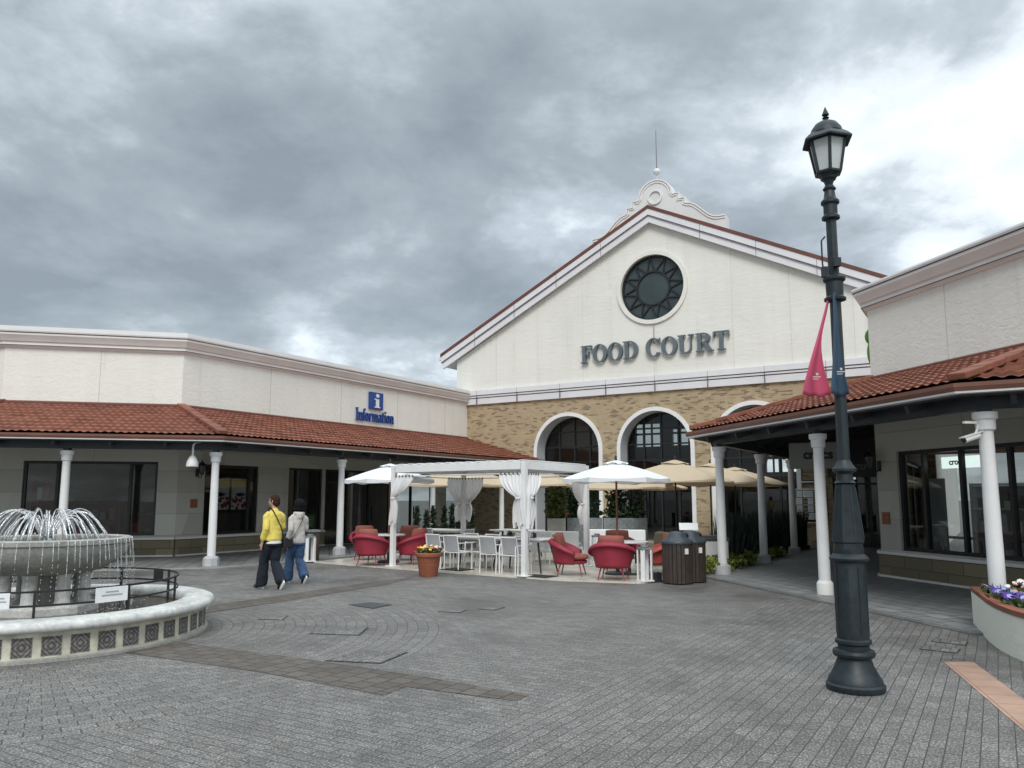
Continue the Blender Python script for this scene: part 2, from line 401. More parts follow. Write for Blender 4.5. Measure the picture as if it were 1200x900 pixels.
    def wall(s, outer, holes, y=0.0, thick=.25):
        """vertical wall in the local x-z plane with openings; outside faces -y, openings get reveals"""
        bm = bmesh.new(); loops = [outer] + holes
        for lp in loops:
            vs = [bm.verts.new((p[0], 0, p[1])) for p in lp]
            for k in range(len(vs)): bm.edges.new((vs[k], vs[(k + 1) % len(vs)]))
        bmesh.ops.triangle_fill(bm, edges=bm.edges[:], use_beauty=True, normal=(0, -1, 0))
        for f in bm.faces:
            q = [v.co.copy() for v in f.verts]
            if (q[1] - q[0]).cross(q[2] - q[0]).y > 0: q.reverse()
            s.face([(p.x, y, p.z) for p in q]); s.face([(p.x, y + thick, p.z) for p in q[::-1]])
        bm.free()
        for lp in loops:
            for k in range(len(lp)):
                a, b = lp[k], lp[(k + 1) % len(lp)]
                s.face([(a[0], y, a[1]), (b[0], y, b[1]), (b[0], y + thick, b[1]), (a[0], y + thick, a[1])])
        return s
    def build(s, name, m, parent=None, smooth=None, bevel=0, world=False, rem=0, sub=0, fixn=True):
        me = bpy.data.meshes.new(name)
        off = parent.matrix_world.translation.copy() if (world and parent) else Vector((0, 0, 0))
        me.from_pydata([tuple(v - off) for v in s.v], [], s.f)
        mats = m if isinstance(m, (list, tuple)) else [m]
        for k in mats: me.materials.append(M[k] if isinstance(k, str) else k)
        if fixn:
            bm = bmesh.new(); bm.from_mesh(me); bmesh.ops.recalc_face_normals(bm, faces=bm.faces[:]); bm.to_mesh(me); bm.free()
        uvl = me.uv_layers.new(name='UVMap'); data = []
        custom = s.uv if not fixn else s.uv
        for p in me.polygons:
            if p.index in custom and len(custom[p.index]) == p.loop_total:
                # loops may have been flipped: match by vertex
                order = {vi: custom[p.index][k] for k, vi in enumerate(s.f[p.index])}
                for li in p.loop_indices: data += order.get(me.loops[li].vertex_index, (0, 0))
                continue
            n = p.normal
            if abs(n.z) > .92: t = Vector((1, 0, 0)); b = Vector((0, 1, 0))
            else:
                t = Vector((-n.y, n.x, 0)).normalized(); b = n.cross(t)
            for li in p.loop_indices:
                co = me.vertices[me.loops[li].vertex_index].co; data += (co.dot(t), co.dot(b))
        uvl.data.foreach_set('uv', data)
        if smooth is not None:
            me.polygons.foreach_set('use_smooth', [True] * len(me.polygons))
            if smooth < 180: me.set_sharp_from_angle(angle=R(smooth))
        o = bpy.data.objects.new(name, me); COL.objects.link(o)
        if parent: o.parent = parent
        if bevel:
            bv = o.modifiers.new('bevel', 'BEVEL'); bv.width = bevel; bv.segments = 2; bv.limit_method = 'ANGLE'
        if rem:
            r = o.modifiers.new('remesh', 'REMESH'); r.mode = 'VOXEL'; r.voxel_size = rem; r.use_smooth_shade = True
            if sub:
                sm = o.modifiers.new('smooth', 'SMOOTH'); sm.iterations = sub; sm.factor = .5
        return o

def thing(name, label, cat, loc=(0, 0, 0), rz=0, group=None):
    o = bpy.data.objects.new(name, None); COL.objects.link(o); o.empty_display_size = .2
    o.location = loc; o.rotation_euler = (0, 0, rz); o['label'] = label; o['category'] = cat
    if group: o['group'] = group
    bpy.context.view_layer.update()
    return o
def tag(o, label, cat, group=None, kind=None):
    o['label'] = label; o['category'] = cat
    if group: o['group'] = group
    if kind: o['kind'] = kind
    return o
def structure(o, label=None):
    o['kind'] = 'structure'
    if label: o['label'] = label
    return o
def dup(root, loc, rz, label, scale=None):
    """copy of a thing with its parts and sub-parts"""
    def rec(o, par):
        c = o.copy(); COL.objects.link(c); c.parent = par
        for ch in o.children: rec(ch, c)
        return c
    r = rec(root, None); r.location = loc; r.rotation_euler = (0, 0, rz); r['label'] = label
    if scale: r.scale = scale
    return r

def offset_path(path, d):
    """mitred offset of an open plan polyline to its right-hand side"""
    out = []; n = len(path)
    nr = []
    for i in range(n - 1):
        t = (path[i + 1] - path[i]).normalized(); nr.append(Vector((t.y, -t.x)))
    for i in range(n):
        if i == 0: out.append(path[0] + nr[0] * d)
        elif i == n - 1: out.append(path[-1] + nr[-1] * d)
        else:
            b = (nr[i - 1] + nr[i]).normalized(); out.append(path[i] + b * (d / b.dot(nr[i])))
    return out
def sweep(mb, path, prof, closed=True):
    """sweep an (out, z) profile along a plan polyline with mitred corners"""
    rows = [[(p.x, p.y, z) for p in offset_path(path, d)] for d, z in prof]
    m = len(prof); n = len(path)
    o = len(mb.v)
    for j in range(n):
        for i in range(m): mb.P(rows[i][j])
    for j in range(n - 1):
        for i in range(m if closed else m - 1):
            k = (i + 1) % m
            mb.f.append([o + j * m + i, o + j * m + k, o + (j + 1) * m + k, o + (j + 1) * m + i])
    if closed:
        mb.f.append([o + i for i in range(m)]); mb.f.append([o + (n - 1) * m + i for i in range(m)][::-1])
    return mb

def tile_roof(mb, e0, e1, t0, t1, ze, zt, rows=9, tw=.175, seg=6):
    """interlocking clay tiles: waves across, a lap step at each course; e = eave ends, t = top ends (plan)"""
    d = (e1 - e0).normalized(); nrm = Vector((-d.y, d.x)); run = (t0 - e0).dot(nrm)
    if run < 0: nrm = -nrm; run = -run
    se0, se1 = 0.0, (e1 - e0).dot(d); st0, st1 = (t0 - e0).dot(d), (t1 - e0).dot(d)
    lo = min(se0, st0); hi = max(se1, st1); nc = int((hi - lo) / tw * seg) + 1
    slope = math.atan2(zt - ze, run)
    lines = []
    for r in range(rows):
        for f, h in ((0.0, .056), (.985, .004)):
            lines.append(((r + f) / rows, h, r))
    idx = []
    for t, h, r in lines:
        a = se0 + (st0 - se0) * t; b = se1 + (st1 - se1) * t; row = []
        for c in range(nc + 1):
            s = lo + (hi - lo) * c / nc; sc = min(max(s, a), b)
            ph = (sc / tw + (r % 2) * .0) % 1.0
            w = (.027 * (0.5 + 0.5 * cos(2 * PI * (ph - .35))) ** .8) * (1 if h > .02 else .85)
            j = .004 * sin(sc * 7.3 + r * 5.1)
            p = e0 + d * sc + nrm * (run * t)
            z = ze + (zt - ze) * t + (h + w + j) * cos(slope); q = p - nrm * (h + w) * sin(slope) * .3
            row.append((mb.P((q.x, q.y, z)), s > a - 1e-6 and s < b + 1e-6, sc))
        idx.append(row)
    for i in range(len(idx) - 1):
        for c in range(nc):
            A, B, C_, D = idx[i][c], idx[i][c + 1], idx[i + 1][c + 1], idx[i + 1][c]
            if abs(B[2] - A[2]) < 1e-5 and abs(C_[2] - D[2]) < 1e-5: continue
            mb.f.append([A[0], B[0], C_[0], D[0]])
    return mb

def ring2d(cx, cz, ro, ri, n, a0=0, a1=2 * PI):
    """list of quads of a ring sector; ro, ri = (rx, rz)"""
    q = []
    for k in range(n):
        a = a0 + (a1 - a0) * k / n; b = a0 + (a1 - a0) * (k + 1) / n
        q.append([(cx + ri[0] * cos(a), cz + ri[1] * sin(a)), (cx + ro[0] * cos(a), cz + ro[1] * sin(a)), (cx + ro[0] * cos(b), cz + ro[1] * sin(b)), (cx + ri[0] * cos(b), cz + ri[1] * sin(b))])
    return q
def rect(x0, z0, x1, z1): return [(x0, z0), (x1, z0), (x1, z1), (x0, z1)]
def letters(mb, word, x, z, h, depth, sx=1.0, y=0.0, gap=.07):
    """roman capitals and small letters built of strokes; returns the end x"""
    k = [0]
    def put(polys, x):
        for p in polys:
            k[0] += 1; e = (k[0] % 9) * .0007
            mb.slab([(x + a * h * sx, z + b * h) for a, b in p], y - depth - e, y)
    G = {}
    st = lambda x0, x1, z0, z1: rect(x0, z0, x1, z1)
    G['F'] = (.70, [st(.10, .30, 0, 1), st(0, .42, 0, .055), st(0, .1, .945, 1), st(.3, .66, .945, 1), [(.58, .945), (.66, .70), (.68, .70), (.68, 1), (.66, 1)], st(.3, .46, .47, .53), st(.46, .51, .34, .66)])
    G['O'] = (.90, ring2d(.45, .5, (.45, .52), (.24, .47), 28))
    G['D'] = (.88, [st(.10, .30, 0, 1), st(0, .1, 0, .055), st(0, .1, .945, 1), st(.3, .42, 0, .055), st(.3, .42, .945, 1)] + ring2d(.40, .5, (.47, .5), (.25, .445), 18, -PI / 2, PI / 2))
    G['C'] = (.84, ring2d(.45, .5, (.45, .52), (.24, .47), 26, R(40), R(322)) + [st(.76, .81, .66, 1.0), [(.62, .93), (.76, .82), (.76, .9), (.66, .97)]])
    G['U'] = (.94, [st(.10, .30, .3, 1), st(.68, .75, .32, 1), st(0, .1, .945, 1), st(.3, .42, .945, 1), st(.56, .68, .945, 1), st(.75, .88, .945, 1)] + ring2d(.425, .32, (.325, .34), (.255, .27), 16, PI, 2 * PI) + ring2d(.36, .32, (.26, .33), (.06, .27), 8, PI, 1.5 * PI))
    G['R'] = (.90, [st(.10, .30, 0, 1), st(0, .1, 0, .055), st(.3, .42, 0, .055), st(0, .1, .945, 1), st(.3, .44, .945, 1), st(.3, .44, .47, .53)] + ring2d(.42, .735, (.36, .265), (.16, .21), 14, -PI / 2, PI / 2) + [[(.40, .48), (.60, .48), (.86, .055), (.64, .055)], st(.62, .94, 0, .055)])
    G['T'] = (.84, [st(.32, .52, 0, .945), st(.20, .64, -.003, .055), st(0, .84, .945, 1), [(0, .945), (.0, .68), (.03, .68), (.12, .945)], [(.84, .945), (.72, .945), (.81, .68), (.84, .68)]])
    stem = lambda x0, t=.0, z1=.66: [st(x0 + .01, x0 + .115, 0, z1), st(x0 - .06, x0, 0, .05), st(x0 + .13, x0 + .19, 0, .05), [(x0 - .07, z1 - .06), (x0, z1 - .02), (x0, z1), (x0 - .07, z1 - .03)]]
    G['I'] = (.36, [st(.11, .27, 0, 1), st(0, .11, 0, .05), st(.27, .38, 0, .05), st(0, .11, .95, 1), st(.27, .38, .95, 1)])
    arch = lambda x0: ring2d(x0 + .185, .46, (.185, .20), (.06, .13), 8, 0, PI) + [st(x0 + .245, x0 + .37, 0, .46), st(x0 + .19, x0 + .245, 0, .05), st(x0 + .37, x0 + .43, 0, .05)]
    G['n'] = (.56, stem(.06) + arch(.14))
    G['m'] = (.88, stem(.06) + arch(.14) + arch(.46))
    G['r'] = (.40, stem(.06) + ring2d(.30, .44, (.14, .22), (.05, .12), 6, R(30), R(150)))
    G['f'] = (.34, [st(.08, .21, 0, .75), st(0, .08, 0, .05), st(.21, .3, 0, .05), st(0, .08, .60, .65), st(.21, .33, .60, .65)] + ring2d(.245, .77, (.165, .23), (.04, .17), 7, R(25), R(180)))
    G['o'] = (.50, ring2d(.24, .33, (.24, .34), (.11, .29), 18))
    G['a'] = (.50, ring2d(.19, .19, (.19, .20), (.07, .15), 14) + [st(.30, .43, 0, .48), st(.43, .49, 0, .06)] + ring2d(.25, .48, (.18, .19), (.06, .14), 8, 0, R(165)))
    G['t'] = (.34, [st(.08, .21, .12, .84), st(0, .08, .60, .65), st(.21, .33, .60, .65)] + ring2d(.225, .14, (.145, .15), (.02, .09), 6, PI, R(310)))
    G['i'] = (.27, stem(.06) + ring2d(.125, .86, (.085, .09), (.001, .001), 12))
    for ch in word:
        if ch == ' ': x += .42 * h * sx; continue
        w, p = G[ch]; put(p, x); x += (w + gap) * h * sx
    return x
def text_mesh(name, s, size, m, parent=None, depth=.004, loc=(0, 0, 0), rot=(R(90), 0, 0), sx=1, align='CENTER', bold=0):
    c = bpy.data.curves.new('t', 'FONT'); c.body = s; c.size = size; c.extrude = depth; c.align_x = align; c.align_y = 'CENTER'; c.offset = bold
    t = bpy.data.objects.new('t', c); COL.objects.link(t); bpy.context.view_layer.update()
    me = bpy.data.meshes.new_from_object(t.evaluated_get(bpy.context.evaluated_depsgraph_get())); bpy.data.objects.remove(t)
    me.materials.clear(); me.materials.append(M[m])
    o = bpy.data.objects.new(name, me); COL.objects.link(o); o.location = loc; o.rotation_euler = rot; o.scale = (sx, 1, 1)
    if parent: o.parent = parent
    return o

# ================================================================= ground
def sheet(name, poly, m, z, thick=0):
    b = MB()
    if thick: b.prism([(p[0], p[1]) for p in poly], z - thick, z)
    else: b.face([(p[0], p[1], z) for p in poly])
    return structure(b.build(name, m))
g = MB(); g.face([(-400, -400, 0), (400, -400, 0), (400, 400, 0), (-400, 400, 0)])
structure(g.build('plaza_ground', 'pv_plaza'))

# plan lines of the two shop wings (left to right as seen from the square)
WA = Vector((-9.47, 22.17)); PA0 = WA - dr(13.3) * 4.6; P0 = PA0 - dr(-31.6) * 9
FO = Vector((-2.01, 34.3)); FA = -31.6                       # food court front: origin and direction
def hit_front(p, a):
    d = dr(a); f = dr(FA); n = Vector((-f.y, f.x)); return p + d * ((FO - p).dot(n) / d.dot(n))
WF = hit_front(WA, 58.3)
LCH = [P0, PA0, WA, WF]
WC = Vector((7.78, 16.68)); WC2 = WC + dr(-77) * 4.7; WC3 = WC2 + dr(-32) * 12; RF = hit_front(WC, 58.3)
RCH = [RF, WC, WC2, WC3]

lw = offset_path(LCH, 4.0); rw = offset_path(RCH, 3.62)
sheet('left_arcade_pavement', LCH[::-1] + lw, 'pv_walk', .022, .05)
sheet('right_arcade_pavement', RCH[::-1] + rw, 'pv_walk', .022, .05)
lkb = MB(); sweep(lkb, lw, [(0, -.05), (.14, -.05), (.14, .026), (0, .026)]); structure(lkb.build('left_arcade_kerb', simple('kerb_stone', (.30, .30, .29), .6, .15, 4, fine=30), bevel=.008))
rkb = MB(); sweep(rkb, rw, [(0, -.05), (.12, -.05), (.12, .026), (0, .026)]); structure(rkb.build('right_arcade_kerb', simple('kerb_stone_dark', (.16, .16, .155), .55, .3, 4, fine=30), bevel=.008))
U = lambda u, v: FO + dr(FA) * u + dr(58.4) * v
tpoly = [Vector((-5.05, 20.2)), Vector((-2.15, 18.0)), Vector((1.02, 15.80)), Vector((2.45, 15.32)), Vector((2.95, 15.7)), Vector((3.45, 16.7)), Vector((3.75, 17.2)), U(13.85, -11.2), U(13.85, -.05), U(4.1, -.05)]
sheet('terrace_floor', tpoly, 'pv_terrace', .03, .08)
sheet('brown_band_paving', [at(*p) for p in ((205,752),(375,775),(490,792),(620,815),(605,822),(475,805),(450,815),(300,787),(145,765))], 'pv_band', .004)
sheet('brown_band_paving', [at(*p) for p in ((245,710),(370,692),(450,680),(480,678),(455,685),(400,694),(320,707),(240,719))], 'pv_band', .004)
ta = Vector((4.36, 8.14)); td = Vector((-.293, -.956)); tn = Vector((.30, 0.0))
sheet('tactile_paving_strip', [ta, ta + tn, ta + tn * 1.0 + td * 5.2, ta + td * 5.2][::-1], 'pv_tactile', .004)

# ================================================================= food court
FCB = thing('food_court_building', 'cream gabled hall with round sunburst window and yellow brick arches below', 'building', (FO.x, FO.y, 0), R(FA))
CX = 8.8; AC = (5.02, 8.77, 12.5); SPR = 3.54; RI = 1.42; RO = 1.56
def archpoly(c, r, z0, spr, n=24): return [(c - r, z0)] + [(c + r * cos(PI - PI * k / n), spr + r * sin(PI * k / n)) for k in range(n + 1)] + [(c + r, z0)]
DOOR = rect(15.05, .02, 17.3, 2.75)
w = MB(); w.wall([(-.53, .0), (18.15, .0), (18.15, 5.72), (-.53, 5.72)], [archpoly(c, RI, .02, SPR) for c in AC] + [DOOR], 0, .3)
w.build('brick_wall', 'brick', FCB)
gz = lambda u: 13.06 - .4955 * abs(u - CX)
circ = lambda r, n=48: [(CX + r * cos(2 * PI * k / n), 9.80 + r * sin(2 * PI * k / n)) for k in range(n)]
w = MB(); w.wall([(-.53, 5.72), (18.15, 5.72), (18.15, gz(18.15) - .7), (CX, 12.46), (-.53, gz(-.53) - .7)], [circ(1.31)], -.02, .3)
w.build('gable_wall', 'clad', FCB)
w = MB()
w.wall([(0, 0), (16.2, 0), (16.2, 7.9), (0, 7.9)], [], 0, .25)          # side and rear walls
for o_, (x, ry) in ((0, (-.53, 0)), (1, (18.15, 0))): pass
w2 = MB()
for x in (-.53, 17.9): w2.box((x + .125, 8.3, 3.9), (.25, 16, 7.8))
w2.build('side_walls', 'clad', FCB)
# rear wall with arched lunettes and tall lights, seen through the front glass
def FU(px, py, v):
    o = U(0, v); d = dr(FA); n = Vector((-d.y, d.x)); r = ray(px, py)
    t = (o - CAM.xy).dot(n) / V2(r).dot(n); p = CAM + r * t; return (p.xy - o).dot(d), p.z
lun = []
def lunette(px0, px1, pyb, pyt):
    a = FU(px0, pyb, 16.0); b = FU(px1, pyb, 16.0); c = (a[0] + b[0]) / 2; r = (b[0] - a[0]) / 2
    lun.append((c, r, (a[1] + b[1]) / 2)); return archpoly(c, r, (a[1] + b[1]) / 2, (a[1] + b[1]) / 2 + .4)
hl = [lunette(898, 934, 553, 536), lunette(970, 1003, 562, 548)]
ra = [FU(745, 524, 16), FU(773, 496, 16), FU(788, 522, 16), FU(806, 502, 16)]
hl += [rect(ra[0][0], ra[0][1], ra[1][0], ra[1][1]), rect(ra[2][0], ra[2][1], ra[3][0], ra[3][1])]
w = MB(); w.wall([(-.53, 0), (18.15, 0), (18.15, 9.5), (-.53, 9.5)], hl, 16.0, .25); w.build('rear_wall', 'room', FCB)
rw_ = MB()
for c, r, z in lun:
    for k in (-.5, 0, .5): rw_.box((c + k * r, 16.05, z + .9), (.10, .06, 1.8 + r * .5))
    rw_.box((c, 16.05, z + .75), (2 * r, .05, .09))
for k in range(1, 3): rw_.box((ra[0][0] + (ra[1][0] - ra[0][0]) * k / 3, 16.05, (ra[0][1] + ra[1][1]) / 2), (.12, .06, ra[1][1] - ra[0][1]))
rw_.box(((ra[0][0] + ra[3][0]) / 2, 16.05, ra[0][1] + (ra[1][1] - ra[0][1]) * .55), (ra[3][0] - ra[0][0], .05, .12))
rw_.box(((ra[2][0] + ra[3][0]) / 2, 16.05, ra[0][1] + 1), (.12, .06, 2.4))
rw_.build('rear_window_bars', 'frame', FCB)
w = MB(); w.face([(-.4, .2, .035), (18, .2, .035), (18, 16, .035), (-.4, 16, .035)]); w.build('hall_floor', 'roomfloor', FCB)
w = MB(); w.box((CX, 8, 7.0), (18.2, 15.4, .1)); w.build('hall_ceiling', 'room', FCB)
# arch surrounds and windows
for c in AC:
    b = MB(); prev = None; n = 28
    path_o = [(c - RO, .03)] + [(c + RO * cos(PI - PI * k / n), SPR + RO * sin(PI * k / n)) for k in range(n + 1)] + [(c + RO, .03)]
    path_i = [(c - RI + .01, .03)] + [(c + (RI - .01) * cos(PI - PI * k / n), SPR + (RI - .01) * sin(PI * k / n)) for k in range(n + 1)] + [(c + RI - .01, .03)]
    for k in range(len(path_o) - 1):
        a, d = path_o[k], path_o[k + 1]; e, f = path_i[k], path_i[k + 1]
        b.face([(a[0], -.07, a[1]), (d[0], -.07, d[1]), (f[0], -.07, f[1]), (e[0], -.07, e[1])])
        b.face([(a[0], 0, a[1]), (d[0], 0, d[1]), (d[0], -.07, d[1]), (a[0], -.07, a[1])])
    b.build('arch_trim', 'white', FCB, smooth=30, fixn=False)
    b = MB()
    for k in range(len(path_i) - 1):
        e, f = path_i[k], path_i[k + 1]
        b.face([(e[0], -.068, e[1]), (f[0], -.068, f[1]), (f[0], .75, f[1]), (e[0], .75, e[1])])
    b.build('arch_reveal', 'reveal', FCB, smooth=30, fixn=False)
    f = MB(); y = .66; rg = RI - .02
    ap = archpoly(c, rg, .05, SPR, 28)
    for k in range(len(ap) - 1): f.bar((ap[k][0], y, ap[k][1]), (ap[k + 1][0], y, ap[k + 1][1]), .08, .09)
    for k in (-.5, 0, .5):
        x = c + k * rg; f.box((x, y, (SPR + math.sqrt(rg * rg - (k * rg) ** 2) + .05) / 2), (.065, .08, SPR + math.sqrt(rg * rg - (k * rg) ** 2) - .05))
    for z in (2.45, 3.1, 3.72, 4.34):
        hw = rg if z < SPR else math.sqrt(max(0, rg * rg - (z - SPR) ** 2)); f.box((c, y + .003, z), (2 * hw, .07, .06 if z > 2.5 else .12))
    wf = f.build('arched_window', 'frame', FCB)
    p = MB(); p.face([(q[0], y + .02, q[1]) for q in ap]); p.build('pane', 'clearglass' if c > 12 else 'glass', wf)
f = MB()
for x in (15.1, 16.17, 17.25): f.box((x, .15, 1.38), (.08, .08, 2.7))
f.box((16.17, .15, 2.71), (2.2, .08, .08)); f.box((16.17, .15, 2.1), (2.2, .06, .06))
wf = f.build('glazed_door', 'frame', FCB); p = MB(); p.face([(q[0], .16, q[1]) for q in DOOR]); p.build('pane', 'glass', wf)
# round window
b = MB()
for q in ring2d(CX, 9.80, (1.46, 1.46), (1.30, 1.30), 56): b.slab(q, -.10, -.02)
b.build('round_window_trim', 'clad', FCB, smooth=40)
f = MB()
for q in ring2d(CX, 9.80, (1.30, 1.30), (1.23, 1.23), 56): f.slab(q, .06, .16)
for q in ring2d(CX, 9.80, (.70, .70), (.645, .645), 40): f.slab(q, .07, .15)
for k in range(12):
    a = R(96 + 30 * k); A = (CX + 1.25 * cos(a), .10, 9.80 + 1.25 * sin(a))
    for s_ in (-1, 1):
        b_ = a + s_ * R(14.5); f.bar(A, (CX + .68 * cos(b_), .10, 9.80 + .68 * sin(b_)), .05, .05)
rwn = f.build('round_window', 'frame', FCB)
p = MB(); p.face([(q[0], .14, q[1]) for q in circ(1.30)]); p.build('pane', 'greyglass', rwn)
# string course between brick and gable
b = MB()
for z0, z1, d in ((5.69, 5.95, .10), (5.985, 6.06, .13), (6.085, 6.30, .17)): b.box((9.08, -d / 2, (z0 + z1) / 2), (18.2, d, z1 - z0))
b.build('string_course', 'metalband', FCB, bevel=.008)
b = MB(); b.box((9.08, -.02, 6.0), (18.2, .04, .60))
for k in range(9): b.box((.03 + 2.06 * k + .6, -.0875, 6.0), (.012, .17, .605))
b.build('panel_joints', 'darkline', FCB)
b = MB()
for u in (1.58, 3.64, 5.77, 11.9, 13.94, 16.0): b.box((u, -.022, (6.3 + gz(u) - .75) / 2), (.012, .006, gz(u) - .75 - 6.3))
b.box((CX + .02, -.022, 7.33), (.012, .006, 2.0))
b.build('gable_joints', 'joint', FCB)
st_ = MB(); st_.box((CX + .03, -.0235, 7.9), (.05, .003, .7)); st_.build('rust_streak', simple('rust_stain', (.42, .36, .29), .9, .2, 4), FCB)
# roof: two slopes, stepped verge boards, soffit
for s_ in (-1, 1):
    e = CX + s_ * 10.05; ze = gz(e); ext = -.30; nx, nz = s_ * .445, .895
    def q(u, z): return (u, z)
    b = MB(); b.slab([(CX, 13.06), (e, ze), (e, ze - .13), (CX, 12.93)], ext - .03, 18); b.build('roof_slope', 'redroof', FCB)
    b = MB(); b.slab([(CX, 12.928), (e + s_ * -.02, ze - .132), (e - s_ * .02, ze - .40), (CX, 12.66)], ext, ext + .12)
    b.slab([(CX, 12.658), (e - s_ * .03, ze - .402), (e - s_ * .10, ze - .68), (CX, 12.38)], ext + .05, ext + .14); b.build('verge_board', 'metalband', FCB)
    b = MB(); b.slab([(CX, 12.675), (e - s_ * .03, ze - .385), (e - s_ * .05, ze - .415), (CX, 12.645)], ext - .004, ext + .03)
    for k in range(1, 5):
        u = CX + s_ * 2.05 * k; b.box((u, ext - .002, gz(u) - .43), (.012, .008, .54))
    b.build('verge_joints', 'darkline', FCB)
    b = MB(); b.slab([(CX, 12.52), (e - s_ * .1, ze - .54), (e - s_ * .1, ze - .58), (CX, 12.48)], ext + .14, 16.2); b.build('roof_soffit', 'trim', FCB)
    b = MB(); b.bar((e + s_ * .05, ext, ze - .2), (e + s_ * .05, 16, ze - .2), .12, .16); b.build('eave_gutter', 'trim', FCB)
# ornamental parapet above the roof
V0 = .55
half = [(2.80, 11.8), (2.80, 12.41), (2.52, 12.42)] + [(2.52 - 1.20 * t, 12.42 + .77 * (.5 - .5 * cos(PI * t))) for t in (.12, .25, .38, .5, .62, .75, .88, 1)] + [(1.25, 13.19), (1.25, 13.43), (1.0, 13.43), (1.0, 13.68), (.72, 13.68), (.72, 13.70)]
top = [(.72 * cos(R(a)), 13.70 + .70 * sin(R(a))) for a in range(10, 171, 10)]
prof = [(CX + x, z) for x, z in half] + [(CX + x, z) for x, z in top] + [(CX - x, z) for x, z in half[::-1]]
b = MB(); b.wall(prof, [], V0, .5); b.build('gable_parapet', 'trim', FCB)
b = MB()
for off, dy in ((0.0, .05), (.09, .03)):
    pr = prof[1:-1]
    for k in range(len(pr) - 1):
        a, c = pr[k], pr[k + 1]; zc = 13.2
        A = Vector((a[0], a[1])); C_ = Vector((c[0], c[1])); t = (C_ - A)
        if t.length < 1e-4: continue
        n_ = Vector((t.y, -t.x)).normalized() * (-1 if True else 1)
        A2, C2 = A - Vector((-t.y, t.x)).normalized() * -off, C_ - Vector((-t.y, t.x)).normalized() * -off
        def nv(j):
            p0, p1 = pr[max(j - 1, 0)], pr[min(j + 1, len(pr) - 1)]; t_ = Vector((p1[0] - p0[0], p1[1] - p0[1])).normalized(); return Vector((-t_.y, t_.x)) * (1 if True else -1)
        na, nc = nv(k), nv(k + 1)
        b.slab([tuple(A + na * off), tuple(C_ + nc * off), tuple(C_ + nc * (off + .055)), tuple(A + na * (off + .055))], V0 - dy - .001 * (k % 2), V0)
b.build('parapet_moulding', 'cornice', FCB); b = MB()
for q in ring2d(CX, 13.66, (.31, .31), (.24, .24), 28): b.slab(q, V0 - .06, V0)
b.build('parapet_medallion', 'cornice', FCB)
b = MB(); b.lathe([(.02, 14.3), (.02, 14.7)], 8, (CX, V0 + .25, 0)); b._ball((CX, V0 + .25, 14.83), (.15, .15, .14), 20, 12); f_ = b.build('finial', 'trim', FCB, smooth=60); b = MB(); b.lathe([(.022, 14.95), (.014, 16.6)], 8, (CX, V0 + .25, 0)); b.build('lightning_rod', 'greystrip2', f_)
fs = thing('wall_sign', 'slate grey roman capitals reading FOOD COURT on the cream gable', 'sign', (FO.x, FO.y, 0), R(FA))
k = 6.07 / letters(MB(), 'FOOD COURT', 0, 0, .70, .13, 1.0, 0, .04); x = 0
for ch_ in 'FOOD COURT':
    b = MB(); x = letters(b, ch_, x, 0, .70, .13, 1.0, 0, .04)
    for v in b.v: v.x = 5.74 + v.x * k; v.y = v.y - .06; v.z += 7.04
    if b.v: b.build('letter', 'slategrey', fs)

